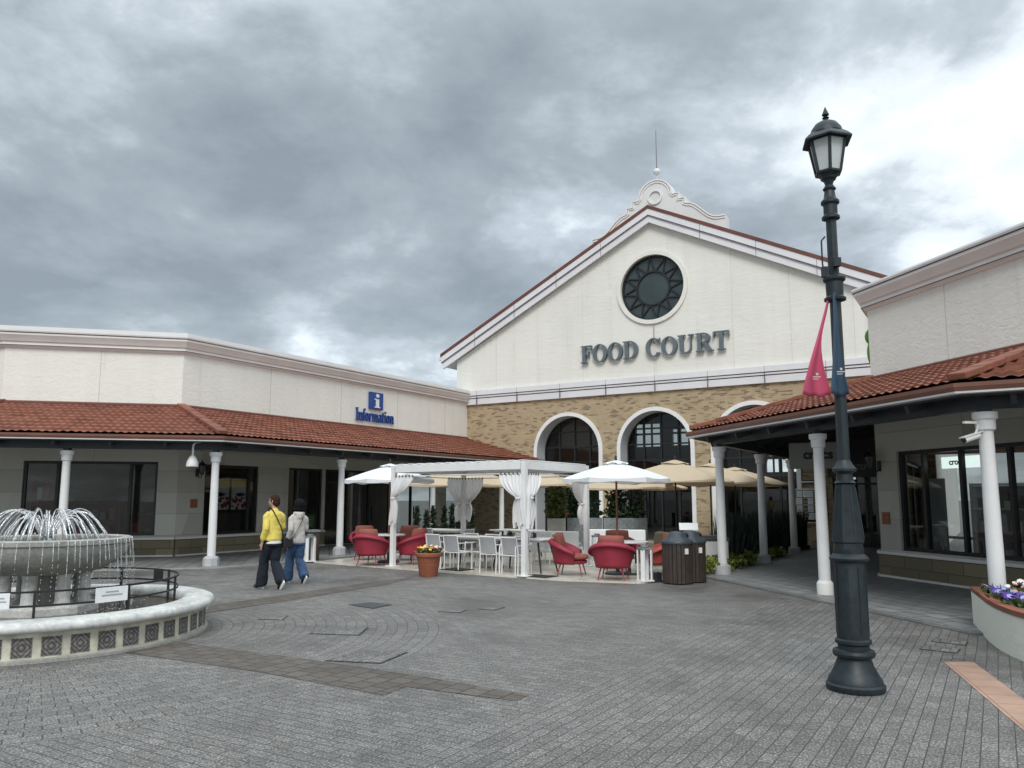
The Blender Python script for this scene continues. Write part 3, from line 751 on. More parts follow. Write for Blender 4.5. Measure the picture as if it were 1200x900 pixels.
# ================================================================= shop wings
def local(frame_o, a): return Matrix.Translation((frame_o.x, frame_o.y, 0)) @ Matrix.Rotation(R(a), 4, 'Z')
def seg_frame(p, q):
    d = q - p; return p, math.degrees(math.atan2(d.y, d.x)), d.length
def wing(name, label, chain, wins, doors, hw, hc0, zt, ze, eo, col_off, roofrows, cols, joints, basegap):
    root = thing(name, label, 'building', (chain[1].x, chain[1].y, 0))
    O = Matrix.Translation((-chain[1].x, -chain[1].y, 0))
    lo = MB(); up = MB(); bs = MB(); led = MB(); jt = MB()
    for i in range(len(chain) - 1):
        o, a, ln = seg_frame(chain[i], chain[i + 1]); T = O @ local(o, a)
        holes = [rect(x0, z0, x1, z1) for (s, x0, z0, x1, z1, mull, tr) in wins if s == i] + [rect(x0, z0, x1, z1) for (s, x0, z0, x1, z1, mull, tr) in doors if s == i]
        lo.T = up.T = bs.T = led.T = jt.T = T
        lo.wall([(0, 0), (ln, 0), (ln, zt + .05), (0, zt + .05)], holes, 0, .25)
        up.wall([(0, zt + .05), (ln, zt + .05), (ln, hw - .05), (0, hw - .05)], [], -.004, .25)
        for x in joints.get(i, []): jt.box((x, -.006, (zt + .1 + hc0) / 2), (.014, .006, hc0 - zt - .1))
        for (s, x0, z0, x1, z1, mull, tr) in wins + doors:
            if s != i: continue
            isd = z0 < .3; y = .10
            f = MB(); f.T = T; fw = .07
            for x in [x0 + fw / 2, x1 - fw / 2]: f.box((x, y, (z0 + z1) / 2), (fw, .1, z1 - z0))
            f.box(((x0 + x1) / 2, y, z1 - fw / 2 - .002), (x1 - x0, .096, fw)); f.box(((x0 + x1) / 2, y, z0 + fw / 2 + .002), (x1 - x0, .096, fw))
            for m_ in mull: f.box((m_, y, (z0 + z1) / 2), (.075, .09, z1 - z0))
            if tr: f.box(((x0 + x1) / 2, y, tr), (x1 - x0, .07, .05))
            if isd:
                for m_ in mull[1::2]:
                    for dx in (-.12, .12): f.box((m_ + dx, y - .08, 1.05), (.025, .04, .5))
            wo = f.build('glazed_door' if isd else 'shop_window', 'frame', root)
            p = MB(); p.T = T; p.face([(x0, y + .01, z0), (x1, y + .01, z0), (x1, y + .01, z1), (x0, y + .01, z1)]); p.build('pane', 'glass', wo)
        gaps = basegap.get(i, []); x = 0
        for a0, a1 in gaps + [(ln, ln)]:
            if a0 - x > .05:
                for nm_, m_, y_, z_, d_ in (('stone_base', 'stone', -.03, .25, (a0 - x, .06, .46)), ('base_ledge', 'cornice', -.045, .515, (a0 - x, .09, .06)), ('base_skirting', 'cornice', -.05, .035, (a0 - x, .10, .05))):
                    q_ = MB(); q_.T = T; q_.box(((x + a0) / 2, y_, z_), d_); q_.build(nm_, m_, root)
            x = a1
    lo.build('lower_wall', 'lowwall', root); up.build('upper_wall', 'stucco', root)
    jt.build('wall_joints', 'joint', root)
    rel = [p - chain[1] for p in chain]
    b = MB(); c0 = hc0
    sweep(b, rel, [(-.3, c0), (.04, c0), (.07, c0 + .05), (.11, c0 + .06), (.11, c0 + .14), (.15, c0 + .17), (.19, c0 + .25), (.25, c0 + .33), (.25, c0 + .40)])
    b.build('parapet_cornice', 'cornice', root, smooth=25)
    b = MB(); sweep(b, rel, [(-.3, c0 + .402), (.28, c0 + .402), (.29, c0 + .44), (.28, hw), (-.3, hw)]); b.build('parapet_coping', 'trim', root)
    b = MB(); sweep(b, rel, [(.251, c0 + .385), (.262, c0 + .385), (.262, c0 + .40), (.251, c0 + .40)]); sweep(b, rel, [(.11, c0 + .055), (.122, c0 + .055), (.122, c0 + .072), (.11, c0 + .072)]); b.build('cornice_groove', 'darkline', root)
    # tiled arcade roof
    E = offset_path(rel, eo); b = MB()
    for i in range(len(rel) - 1): tile_roof(b, E[i], E[i + 1], rel[i], rel[i + 1], ze, zt, roofrows)
    tr_ = b.build('arcade_roof', 'tile', root, smooth=40)
    b = MB()
    for i in range(1, len(rel) - 1):
        A = Vector((E[i].x, E[i].y, ze + .10)); B_ = Vector((rel[i].x, rel[i].y, zt + .08)); n = 7
        for k in range(n):
            p = A.lerp(B_, k / n); q = A.lerp(B_, (k + 1.04) / n); b.bar(p + Vector((0, 0, .005)), q - Vector((0, 0, .005)), .24, .09)
        b.build('hip_tiles', 'tile', root, bevel=.015); b = MB()
    b = MB(); sweep(b, rel, [(.002, zt + .02), (.09, zt + .01), (.09, zt + .06), (.002, zt + .10)]); b.build('roof_flashing', 'redroof', root)
    b = MB(); sweep(b, rel, [(eo - .06, ze - .09), (eo + .07, ze - .09), (eo + .09, ze - .04), (eo + .09, ze + .01), (eo - .06, ze + .01)]); b.build('eave_gutter', 'gutter', root)
    b = MB(); sweep(b, rel, [(eo - .10, ze - .12), (eo + .065, ze - .12), (eo + .065, ze - .092), (eo - .10, ze - .092)]); b.build('gutter_edge', 'greystrip', root)
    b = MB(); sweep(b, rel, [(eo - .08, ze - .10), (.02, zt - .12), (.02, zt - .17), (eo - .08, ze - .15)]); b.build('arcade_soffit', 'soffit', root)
    # beam on the columns, rafters and brackets
    b = MB(); sweep(b, rel, [(col_off - .08, 2.80), (col_off + .08, 2.80), (col_off + .08, 3.0), (col_off - .08, 3.0)]); b.build('arcade_beam', 'steel', root)
    b = MB()
    for i in range(len(rel) - 1):
        d = (rel[i + 1] - rel[i]).normalized(); n_ = Vector((d.y, -d.x)); a0 = E[i]; ln = (E[i + 1] - E[i]).length; k = 0.6
        while k < ln - .3:
            p = a0 + d * k; s0 = (p - rel[i]).dot(d); s1 = (rel[i + 1] - rel[i]).length
            inner = 0.05
            if s0 < 0: inner = min(eo - .3, -s0 * 2.4 + .05)
            if s0 > s1: inner = min(eo - .3, (s0 - s1) * 2.4 + .05)
            if (i == 0 and s0 < 0) or (i == len(rel) - 2 and s0 > s1): k += 1.2; continue
            q = p - n_ * (eo - inner); zi = zt - .19 + (ze - zt) * (inner / eo)
            b.bar((p.x - n_.x * .12, p.y - n_.y * .12, ze - .21), (q.x, q.y, zi), .07, .12); k += 1.2
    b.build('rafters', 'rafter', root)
    for (cx, cy, sq) in cols:
        x, y = cx - chain[1].x, cy - chain[1].y
        c = MB(); c.lathe([(.098, .24), (.097, 1.0), (.086, 2.48), (.088, 2.50), (.115, 2.52), (.12, 2.58), (.118, 2.64), (.145, 2.66), (.15, 2.71), (.148, 2.745)], 24, (x, y, 0))
        co = c.build('column', 'white', root, smooth=35)
        c = MB()
        if sq == 1: c.lathe([(.19, .02), (.185, .20), (.15, .24), (.10, .26)], 8, (x, y, 0), PI / 8)
        else: c.lathe([(.135 + .04 * (sq == 2), .02), (.135 + .035 * (sq == 2), .2), (.125, .225), (.10, .25)], 24, (x, y, 0))
        c.build('column_base', 'cornice' if not sq else 'concretelight', co, smooth=30)
        c = MB(); c.box((x, y, 2.78), (.13, .13, .07)); c.box((x, y, 3.0), (.12, .12, .16)); c.bar((x - .25, y, 3.06), (x + .25, y, 3.06), .1, .05); c.build('column_head_plate', 'steel', co)
    return root
M['concretelight'] = simple('column_base_grey', (.46, .46, .47), .7, .1, 4)

# left wing: facets 0 (far left), 1 (centre), 2 (towards the food court)
FL_ = 4.6
lw_w = [(1, FL_ - 3.93, .60, FL_ - .53, 2.65, [FL_ - 3.09, FL_ - 1.24], 0), (2, .90, .56, 2.87, 2.62, [2.55], 0), (2, 4.10, .52, 5.62, 2.62, [4.5], 0), (0, 3.2, .6, 7.4, 2.65, [5.2], 0)]
lw_d = [(2, 5.75, .03, 11.9, 2.62, [6.9, 8.05, 9.2, 10.5], 2.15), (2, 12.75, .03, 14.05, 2.62, [], 2.15)]
c_l = [(-7.25, 19.1, 1), (-4.97, 22.8, 1), (-2.68, 26.5, 1), (-.4, 30.2, 1)] + [(*(Vector((-7.25, 19.1)) - dr(13.3) * 3.3), 1), (*(Vector((-7.25, 19.1)) - dr(13.3) * 7.45), 1)]
LW = wing('information_building', 'long cream shop wing with blue information sign and tiled arcade at left', LCH, lw_w, lw_d, 6.32, 5.76, 4.2, 3.10, 4.0, 3.5, 10, c_l, {1: [FL_ - 2.18], 2: [3.2, 6.4, 9.5, 12.6], 0: [6]}, {2: [(5.72, 11.95), (12.7, 14.1)]})
# right wing: facets 0 (passage side), 1 (square side), 2 (out of frame)
ln0 = (WC - RF).length
rw_w = [(1, .62, .58, 4.45, 2.59, [1.27, 2.22, 3.3], 0), (2, .3, .58, 6, 2.59, [2, 4], 0)]
rw_d = [(0, 1.0, .03, ln0 - .9, 2.6, [3, 5, 7], 2.1)]
c_r = [(4.52, 17.02, 2), (6.36, 20.0, 2), (8.2, 22.98, 2), (5.32, 13.53, 0), (6.13, 10.05, 0), (9.3, 8.07, 0)]
RW = wing('shop_building', 'cream shop wing with red tiled arcade and display window at right', RCH, rw_w, rw_d, 6.18, 5.70, 4.15, 3.08, 3.58, 3.05, 10, c_r, {1: [2.2], 0: [4, 8]}, {0: [(.9, ln0 - .8)]})
# rooms behind the shop glass: floor, rear wall, ceiling; flat roofs
def room(chain, root, depth, seg_pairs):
    inn = offset_path(chain, -depth); off = chain[1]
    f = MB(); c = MB(); bk = MB(); rf = MB()
    for i in range(len(chain) - 1):
        q = [chain[i] - off, chain[i + 1] - off, inn[i + 1] - off, inn[i] - off]
        e = [p.lerp((q[0] + q[1] + q[2] + q[3]) / 4, .0) for p in q]
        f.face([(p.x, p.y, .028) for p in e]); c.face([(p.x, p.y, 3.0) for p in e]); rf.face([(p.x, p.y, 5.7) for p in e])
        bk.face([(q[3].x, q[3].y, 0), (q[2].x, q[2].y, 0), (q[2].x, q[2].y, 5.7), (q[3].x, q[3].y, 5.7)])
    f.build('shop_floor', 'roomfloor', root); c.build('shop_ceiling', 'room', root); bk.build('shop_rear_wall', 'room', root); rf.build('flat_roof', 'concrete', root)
room(LCH, LW, 4.0, None); room(RCH, RW, 4.0, None)

# ================================================================= things fixed to the buildings
def facing(p, a): return dict(loc=p, rz=R(a))
def on_wall(o, a, s, z, out=0.0):
    d = dr(a); n = Vector((d.y, -d.x)); p = o + d * s + n * out; return (p.x, p.y, z)
# INFORMATION sign
t = thing('wall_sign', 'blue square i symbol above the blue word Information on cream wall', 'sign', on_wall(WA, 58.3, 7.12, 4.46, .02), R(58.3))
k = 2.12 / letters(MB(), 'Information', 0, 0, .46, .05, 1.0, 0, .035); x = 0
for ch_ in 'Information':
    b = MB(); x = letters(b, ch_, x, 0, .46, .05, 1.0, 0, .035)
    for v in b.v: v.x *= k
    b.build('letter', 'blue', t)
b = MB(); b.box((1.06, -.04, .79), (.74, .08, .64)); bd = b.build('symbol_panel', 'blue', t, bevel=.006)
b = MB(); X = 1.08
for i_, pl in enumerate([rect(X - .07, .56, X + .10, .86), rect(X - .13, .53, X + .16, .575), rect(X - .14, .83, X - .068, .875), ring2d(X + .015, .985, (.085, .07), (.001, .001), 14)]):
    for q in (pl if isinstance(pl[0], list) else [pl]): b.slab(q, -.10 - i_ * .002, -.08)
b.build('letter', 'white', bd)

def lantern(pos, a, label):
    t = thing('wall_lantern', label, 'lantern', pos, R(a), 'black wall lanterns')
    b = MB(); b.box((0, -.015, -.05), (.09, .03, .22)); b.tube([(0, -.03, -.12), (0, -.10, -.20), (0, -.19, -.20), (0, -.22, -.12)], .013, 8); b.build('bracket', 'blackmetal', t, smooth=40)
    b = MB(); y = -.22
    b.lathe([(.05, -.12), (.06, -.10), (.06, -.09)], 6, (0, y, 0)); b.lathe([(.13, .14), (.12, .16), (.07, .22), (.03, .25), (.012, .27), (.018, .30), (.001, .34)], 6, (0, y, 0))
    for k in range(6):
        q = R(60 * k); b.bar((.058 * cos(q), y + .058 * sin(q), -.09), (.11 * cos(q), y + .11 * sin(q), .14), .014)
    b.build('cage', 'blackmetal', t)
    b = MB(); b.lathe([(.05, -.09), (.10, .14)], 6, (0, y, 0)); b.build('glass', 'greyglass', t)
lantern(on_wall(WA, 58.3, .62, 2.42, 0), 58.3, 'black wall lantern beside the orange plaque at the left wing corner')
lantern(on_wall(WC, -77, .10, 2.36, 0), -77, 'black wall lantern near the hanging black sign at right wing corner')
for p, a, lb in ((on_wall(WA, 58.3, .56, 1.48), 58.3, 'small orange patterned plaque on pale wall left of the poster window'), (on_wall(WC, -77, .22, 1.22), -77, 'small orange patterned plaque on pale wall left of the display window')):
    b = MB(); b.box((0, -.012, 0), (.23, .02, .25)); b.box((0, -.024, .0), (.15, .006, .17)); o = b.build('wall_plaque', 'orangetile', bevel=.003); o.location = p; o.rotation_euler = (0, 0, R(a)); tag(o, lb, 'plaque', 'orange wall plaques')
# hanging loudspeaker
p = V2(at(230, 664)) ; p = Vector((-7.62, 18.98))
t = thing('pendant_speaker', 'white bell shaped speaker hanging from pipe under the left eaves', 'speaker', (p.x - .10, p.y - .12, 2.45))
b = MB(); b.tube([(0, 0, .20), (0, 0, .46), (.05, .02, .53), (.22, .07, .55)], .026, 10); b.build('pipe', 'white', t, smooth=60)
b = MB(); b.lathe([(.14, -.06), (.145, -.04), (.13, .06), (.09, .15), (.06, .19), (.03, .22)], 20); b.lathe([(.13, -.058), (.06, -.02)], 20, caps=True); b.build('housing', 'white', t, smooth=50)
# surveillance camera on the right column
t = thing('security_camera', 'white bullet security camera on bracket below the right column capital', 'camera', (6.0, 10.02, 2.42), R(190))
b = MB(); b.tube([(-.02, 0, .18), (.0, 0, .10), (.05, .02, .04)], .014, 8); b.box((.10, 0, .19), (.18, .04, .03)); b.build('bracket', 'cornice', t)
b = MB(); b.tube([(-.02, 0, .03), (.20, 0, -.04)], .042, 14); b.box((.09, 0, .032), (.30, .10, .012), ry=R(17)); b.build('body', 'white', t, smooth=40)
b = MB(); b.tube([(.198, 0, -.039), (.212, 0, -.044)], .036, 14); b.build('lens', 'blackmetal', t)

# posters and shop fittings behind the left glass
def poster(pos, a, w, h, label):
    t = thing('window_poster', label, 'poster', pos, R(a), 'posters behind the left shop window')
    b = MB(); b.box((0, 0, h / 2), (w, .012, h)); b.build('sheet', 'paper', t)
    b = MB(); b.box((0, -.0085, h * .87), (w * .98, .003, h * .23)); b.build('yellow_heading', 'yellow', t)
    b = MB(); b.slab([(-w * .32, h * .50), (0, h * .56), (w * .34, h * .50), (w * .1, h * .43), (-w * .1, h * .42)], -.012, -.008); b.build('dark_cap', 'navy', t)
    b = MB(); r2 = random.Random(3)
    for k in range(34):
        x, z, r = r2.uniform(-.46, .46) * w, r2.uniform(.03, .40) * h, r2.uniform(.02, .06); b.slab([(x + r * cos(q * PI / 4), z + r * sin(q * PI / 4)) for q in range(8)], -.0075 - k * .0001, -.0065)
    b.build('flower_print', 'red', t)
poster(on_wall(WA, 58.3, 1.55, 1.29, -.135), 58.3, .66, .92, 'yellow topped poster with red flowers, partly behind the white column')
poster(on_wall(WA, 58.3, 2.30, 1.29, -.135), 58.3, .66, .92, 'yellow topped poster with red flowers, fully visible right of the column')
for s_, z_, w_, h_, m_, lb in ((4.28, .62, .30, .42, 'flyer_blue', 'pale blue flyer in the window behind the couple, leftmost of three'), (4.78, .62, .42, .46, 'flyer_blue', 'pale blue flyer in the window behind the couple, middle of three'), (5.28, .64, .32, .44, 'flyer_green', 'green flyer in the window behind the couple')):
    t = thing('window_flyer', lb, 'flyer', on_wall(WA, 58.3, s_, z_, -.135), R(58.3), 'flyers low in the left wing window'); b = MB(); b.box((0, 0, h_ / 2), (w_, .008, h_)); b.build('sheet', m_, t)
    b = MB()
    for k in range(4): b.box((w_ * (.06 if k % 2 else -.05), -.0065, h_ * (.2 + .2 * k)), (w_ * (.5 + .1 * (k % 3)), .003, h_ * .07))
    b.build('print', 'paper', t)
def shelf(pos, a, w, h, n, label, mat_='wicker', items=('paper', 'orange', 'slategrey', 'cushion', 'planter'), seed=1):
    t = thing('display_shelf', label, 'shelf', pos, R(a)); r2 = random.Random(seed)
    b = MB(); b.box((0, .2, h / 2), (w, .03, h))
    for s_ in (-1, 1): b.box((s_ * w / 2, 0, h / 2), (.03, .4, h))
    for k in range(n + 1): b.box((0, 0, .05 + (h - .1) * k / n), (w - .03, .38, .03))
    b.build('frame', mat_, t)
    gs = {m: MB() for m in items}
    for k in range(n):
        x = -w / 2 + .1
        while x < w / 2 - .15:
            ww = r2.uniform(.10, .26); hh = r2.uniform(.10, min(.34, h / n - .09)); gs[r2.choice(items)].box((x + ww / 2, -.02, .07 + (h - .1) * k / n + hh / 2), (ww, .22, hh)); x += ww + r2.uniform(.02, .12)
    for m, q in gs.items():
        if q.v: q.build('boxed_goods', m, t)
shelf(on_wall(WA, 13.3, -2.3, .03, -.55), 13.3, 1.5, 1.5, 3, 'low shelf of goods inside the leftmost shop window', seed=2)
shelf(on_wall(WA, 13.3, -3.55, .03, -.6), 13.3, .5, 2.1, 4, 'tall narrow shelf inside the leftmost shop window', 'cushion', seed=5)
shelf(on_wall(WA, 13.3, -.9, .03, -.7), 13.3, .9, 1.2, 2, 'short shelf of goods at right end of the leftmost window', seed=6)
shelf(on_wall(WC, -77, 1.95, .03, -1.3), -77, 1.3, 1.9, 4, 'pale shelf of boxes behind the right display window', 'paper', ('paper', 'planter', 'hoodie', 'cornice'), seed=3)
shelf(on_wall(WC, -77, 3.6, .03, -1.7), -77, 1.5, 1.75, 4, 'dark red rack inside the right display window', 'red', ('navy', 'slategrey', 'red', 'planter'), seed=4)
t = thing('display_rail', 'long low pale rail along the right display window', 'rail', on_wall(WC, -77, 2.6, .03, -.5), R(-77))
b = MB(); b.box((0, 0, .85), (3.2, .05, .05)); b.build('rail', 'sling', t)
b = MB()
for x in (-1.5, -.4, .9, 1.5): b.box((x, 0, .43), (.07, .05, .82))
b.build('posts', 'sling', t)
t = thing('standing_display', 'dark board beside pale panel inside the right display window', 'display board', on_wall(WC, -77, .95, .03, -.6), R(-77))
b = MB(); b.box((0, 0, 1.0), (.5, .04, 2.0)); b.build('panel', 'concretelight', t)
b = MB(); b.box((.18, -.03, .35), (.4, .3, .06)); b.box((.02, -.03, .17), (.04, .3, .32)); b.build('foot_box', 'blackmetal', t)
def wall_s(px, py, o, a, out):
    d = dr(a); n = Vector((d.y, -d.x)); q = o + n * out; r = ray(px, py); t_ = (q - CAM.xy).dot(n) / V2(r).dot(n); P_ = CAM + r * t_; return (P_.xy - q).dot(d), P_.z
LS0, LS1 = wall_s(1105, 542, WC, -77, -.35)[0], wall_s(1152, 542, WC, -77, -.35)[0]; LSX = (LS0 + LS1) / 2; LSW = LS1 - LS0
t = thing('lit_shop_sign', 'pale lit box sign reading crocs behind the display window', 'sign', on_wall(WC, -77, LSX, 2.32, -.35), R(-77))
b = MB(); b.box((-LSW * .22, 0, 0), (LSW * .55, .08, .22)); b.box((LSW * .29, 0, 0), (LSW * .40, .08, .22)); b.build('light_box', 'lit', t)
text_mesh('lettering', 'crocs', .165, 'text', t, .003, (-LSW * .1, -.046, .005), bold=.004)
# hanging shop signs in the passage
pc = atd(958, 18.6); t = thing('hanging_sign', 'grey hanging sign with black word crocs under right arcade', 'sign', (pc.x, pc.y, 2.64), R(-24))
b = MB(); b.box((.06, 0, 0), (1.30, .06, .62)); b.build('panel', 'signgrey', t, bevel=.006)
text_mesh('lettering', 'crocs', .30, 'text', t, .004, (.06, -.036, .02), bold=.012)
b = MB(); b.tube([(-.4, 0, .31), (-.4, 0, .72)], .012, 6); b.tube([(.5, 0, .31), (.5, 0, .72)], .012, 6); b.build('hanger', 'blackmetal', t)
pc = atd(1004, 19.6); t = thing('hanging_sign', 'black hanging sign with silver capitals CITIZEN behind the lamp post', 'sign', (pc.x, pc.y, 2.48), R(-24))
b = MB(); b.box((0, 0, .15), (1.30, .07, .95)); b.build('panel', 'signblack', t)
text_mesh('lettering', 'CITIZEN', .17, 'silver', t, .003, (.02, -.04, -.08))
b = MB(); b.tube([(-.4, 0, .62), (-.4, 0, .82)], .012, 6); b.tube([(.4, 0, .62), (.4, 0, .82)], .012, 6); b.build('hanger', 'blackmetal', t)
# menu board on the brick
M['beigedish'] = simple('dish_print', (.50, .40, .27), .6, .3, 25)
t = thing('menu_board', 'framed board of dish pictures on brick wall behind the arcade columns', 'menu board', (*U(14.25, -.02), .8), R(FA))
b = MB(); b.box((0, -.03, .57), (1.16, .05, 1.16)); b.build('frame', 'cornice', t)
b = MB(); b.box((0, -.0585, .57), (1.08, .005, 1.08)); b.build('backing', 'signblack', t)
r2 = random.Random(9); A_ = MB(); B_ = MB(); C_ = MB()
D_ = MB()
for i in range(3):
    for j in range(4):
        x, z = -.535 + .357 * i + .178, .10 + .25 * j + .12; full = (i * 3 + j * 5) % 4 == 2
        A_.box((x, -.064, z), (.335, .006, .228))
        for k in range(4): C_.box((x + (.09 if not full else 0), -.0685, z + .06 - k * .04), (.11 if not full else .24, .002, .010 if k else .018))
        if not full:
            B_.box((x - .085, -.0685, z), (.15, .004, .205)); D_.slab([(x - .085 + .06 * cos(q * PI / 6), z - .01 + .045 * sin(q * PI / 6)) for q in range(12)], -.0745, -.0705)
            B_.slab([(x - .08 + .035 * cos(q * PI / 5), z - .005 + .025 * sin(q * PI / 5)) for q in range(10)], -.0775, -.0748)
D_.build('dishes', 'beigedish', t)
A_.build('white_panels', 'paper', t); B_.build('picture_panels', 'wicker', t); C_.build('print', 'concretelight', t)
t = thing('small_sign', 'small dark sign with white print above the menu board', 'sign', (*U(14.3, -.03), 2.18), R(FA))
b = MB(); b.box((0, -.02, 0), (.6, .03, .12)); b.build('panel', 'signblack', t); b = MB(); b.box((-.03, -.037, 0), (.40, .004, .045)); b.build('print', 'paper', t)
# green round sign almost hidden behind the right parapet
t = thing('green_sign', 'edge of a green rounded sign showing past the right shop wall', 'sign', (WC.x + .45, WC.y + .80, 5.0), R(-32))
b = MB(); b.ball((0, 0, .30), (.16, .09, .20), 16, 10); b.ball((.02, 0, -.08), (.15, .08, .34), 16, 10); b.build('body', simple('green_plastic', (.10, .33, .03), .4, .1), t, smooth=60)
b = MB(); b.tube([(.05, 0, 0), (.35, .2, 0)], .03, 8); b.build('bracket', 'blackmetal', t)

# ================================================================= street lamp and its banners
LP = at(1003, 808)
t = thing('street_lamp', 'tall dark green cast iron street lamp with single lantern in foreground', 'street lamp', (LP.x, LP.y, 0))
b = MB(); b.lathe([(.235, 0), (.242, .02), (.242, .05), (.226, .065), (.222, .09), (.196, .13), (.160, .20), (.140, .255), (.136, .27)], 40)
b.lathe([(.136, .27), (.168, .285), (.176, .31), (.168, .335), (.130, .35), (.130, .38), (.150, .395), (.150, .42), (.13, .435)], 40); b.build('base', 'lamp', t, smooth=35)
b = MB(); b.lathe([(.134, .43), (.135, .45), (.130, 1.07), (.126, 1.09)], 16, a0=R(11))
for k in range(8):
    a = R(45 * k + 11); b.box((.130 * cos(a), .130 * sin(a), .76), (.012, .016, .58), rz=a)
b.lathe([(.13, 1.09), (.160, 1.10), (.166, 1.12), (.150, 1.14), (.125, 1.16), (.128, 1.2)], 40); b.build('pedestal', 'lamp', t, smooth=28)
b = MB(); b.lathe([(.128, 1.2), (.126, 1.25), (.138, 1.26), (.138, 1.28), (.084, 1.75), (.088, 1.765)], 8, a0=R(5))
for k in range(8):
    a = R(45 * k + 5); b.bar((.137 * cos(a), .137 * sin(a), 1.29), (.084 * cos(a), .084 * sin(a), 1.74), .010)
b.lathe([(.07, 1.765), (.094, 1.78), (.072, 1.80), (.068, 1.86), (.102, 1.885), (.102, 1.905), (.075, 1.94), (.055, 1.98)], 24); b.build('upper_pedestal', 'lamp', t, smooth=28)
b = MB(); b.lathe([(.055, 1.95), (.053, 2.1), (.049, 3.3), (.045, 4.30)], 8, a0=R(22)); b.build('shaft', 'lamp', t, smooth=25)
b = MB(); b.lathe([(.065, 3.44), (.095, 3.45), (.097, 3.47), (.075, 3.49), (.078, 3.62), (.098, 3.64), (.1, 3.66), (.062, 3.68)], 24)
b.tube([(-.09, 0, 3.70), (-.10, 0, 3.80), (-.10, 0, 4.02), (-.065, 0, 4.06)], .008, 6); b.box((-.085, 0, 3.72), (.05, .04, .10)); b.box((0, -.08, 3.79), (.06, .05, .08)); b.build('banner_collar', 'lamp', t, smooth=35)
b = MB(); b.lathe([(.058, 4.22), (.08, 4.23), (.08, 4.25), (.062, 4.27), (.062, 4.36), (.082, 4.38), (.082, 4.40), (.055, 4.43), (.045, 4.50), (.06, 4.52), (.035, 4.56)], 24); b.build('neck', 'lamp', t, smooth=35)
a0 = R(16)
b = MB(); b.lathe([(.035, 4.56), (.05, 4.60), (.075, 4.62), (.08, 4.64), (.115, 4.67)], 6, a0=a0)
for k in range(6):
    q = a0 + R(60 * k); b.bar((.112 * cos(q), .112 * sin(q), 4.67), (.172 * cos(q), .172 * sin(q), 4.99), .022)
for z, r in ((4.675, .113), (4.985, .171)):
    for k in range(6):
        q = a0 + R(60 * k); q2 = q + R(60); b.bar((r * cos(q), r * sin(q), z), (r * cos(q2), r * sin(q2), z), .02)
lan = b.build('lantern', 'lamp', t)
b = MB(); b.lathe([(.108, 4.675), (.166, 4.985)], 6, a0=a0); b.build('glass', 'lampglass', lan)
b = MB(); b.lathe([(.17, 4.99), (.235, 4.975), (.237, 4.99), (.20, 5.03), (.14, 5.075)], 6, a0=a0); b.lathe([(.15, 5.06), (.135, 5.11), (.10, 5.16), (.05, 5.19), (.015, 5.20)], 20)
b.lathe([(.014, 5.19), (.018, 5.215), (.034, 5.225), (.014, 5.24), (.034, 5.255), (.001, 5.34)], 10); b.build('lantern_roof', 'lamp', lan, smooth=30)
def banner(pts, m, name, label, emblem):
    """pts: rows of (left x, right x, y offset, z) hanging limp from the collar"""
    t = thing(name, label, 'banner', (LP.x, LP.y, 0), 0, 'pointed banners on the lamp post'); b = MB(); rows = []
    n = 12
    for i, (xa, xb, yo, z) in enumerate(pts):
        rows.append([b.P((xa + (xb - xa) * k / n, yo - .05 * sin(k / n * PI * 1.5 + i * .25) * min(1, (xb - xa) * 5), z + .01 * sin(k * 1.3))) for k in range(n + 1)])
    for i in range(len(rows) - 1):
        for k in range(n): b.f.append([rows[i][k], rows[i][k + 1], rows[i + 1][k + 1], rows[i + 1][k]])
    o = b.build('cloth', m, t, smooth=180); s_ = o.modifiers.new('sub', 'SUBSURF'); s_.levels = s_.render_levels = 2; s_ = o.modifiers.new('thick', 'SOLIDIFY'); s_.thickness = .004
    b = MB(); (x, y, z) = emblem; b.box((x, y, z), (.07, .004, .008)); b.box((x - .01, y, z - .02), (.05, .004, .006)); b.box((x + .005, y, z + .025), (.02, .004, .02)); b.build('emblem', 'hoodie', t)
banner([(-.075, -.06, -.02, 3.47), (-.115, -.09, -.03, 3.34), (-.165, -.135, -.04, 3.20), (-.21, -.165, -.05, 3.07), (-.255, -.165, -.05, 2.96), (-.30, -.155, -.05, 2.85), (-.34, -.14, -.05, 2.73), (-.39, -.095, -.05, 2.56)], 'pink', 'pink_banner', 'limp pink pointed banner hanging left of the lamp shaft', (-.255, -.125, 2.72))
banner([(-.055, -.02, -.08, 3.50), (-.068, -.02, -.09, 3.34), (-.075, -.02, -.10, 3.2), (-.085, -.015, -.10, 3.07), (-.105, -.005, -.10, 2.85), (-.122, .012, -.10, 2.73), (-.148, .05, -.10, 2.56)], 'bluecloth', 'blue_banner', 'limp dark blue pointed banner hanging in front of the lamp shaft', (-.055, -.165, 2.76))

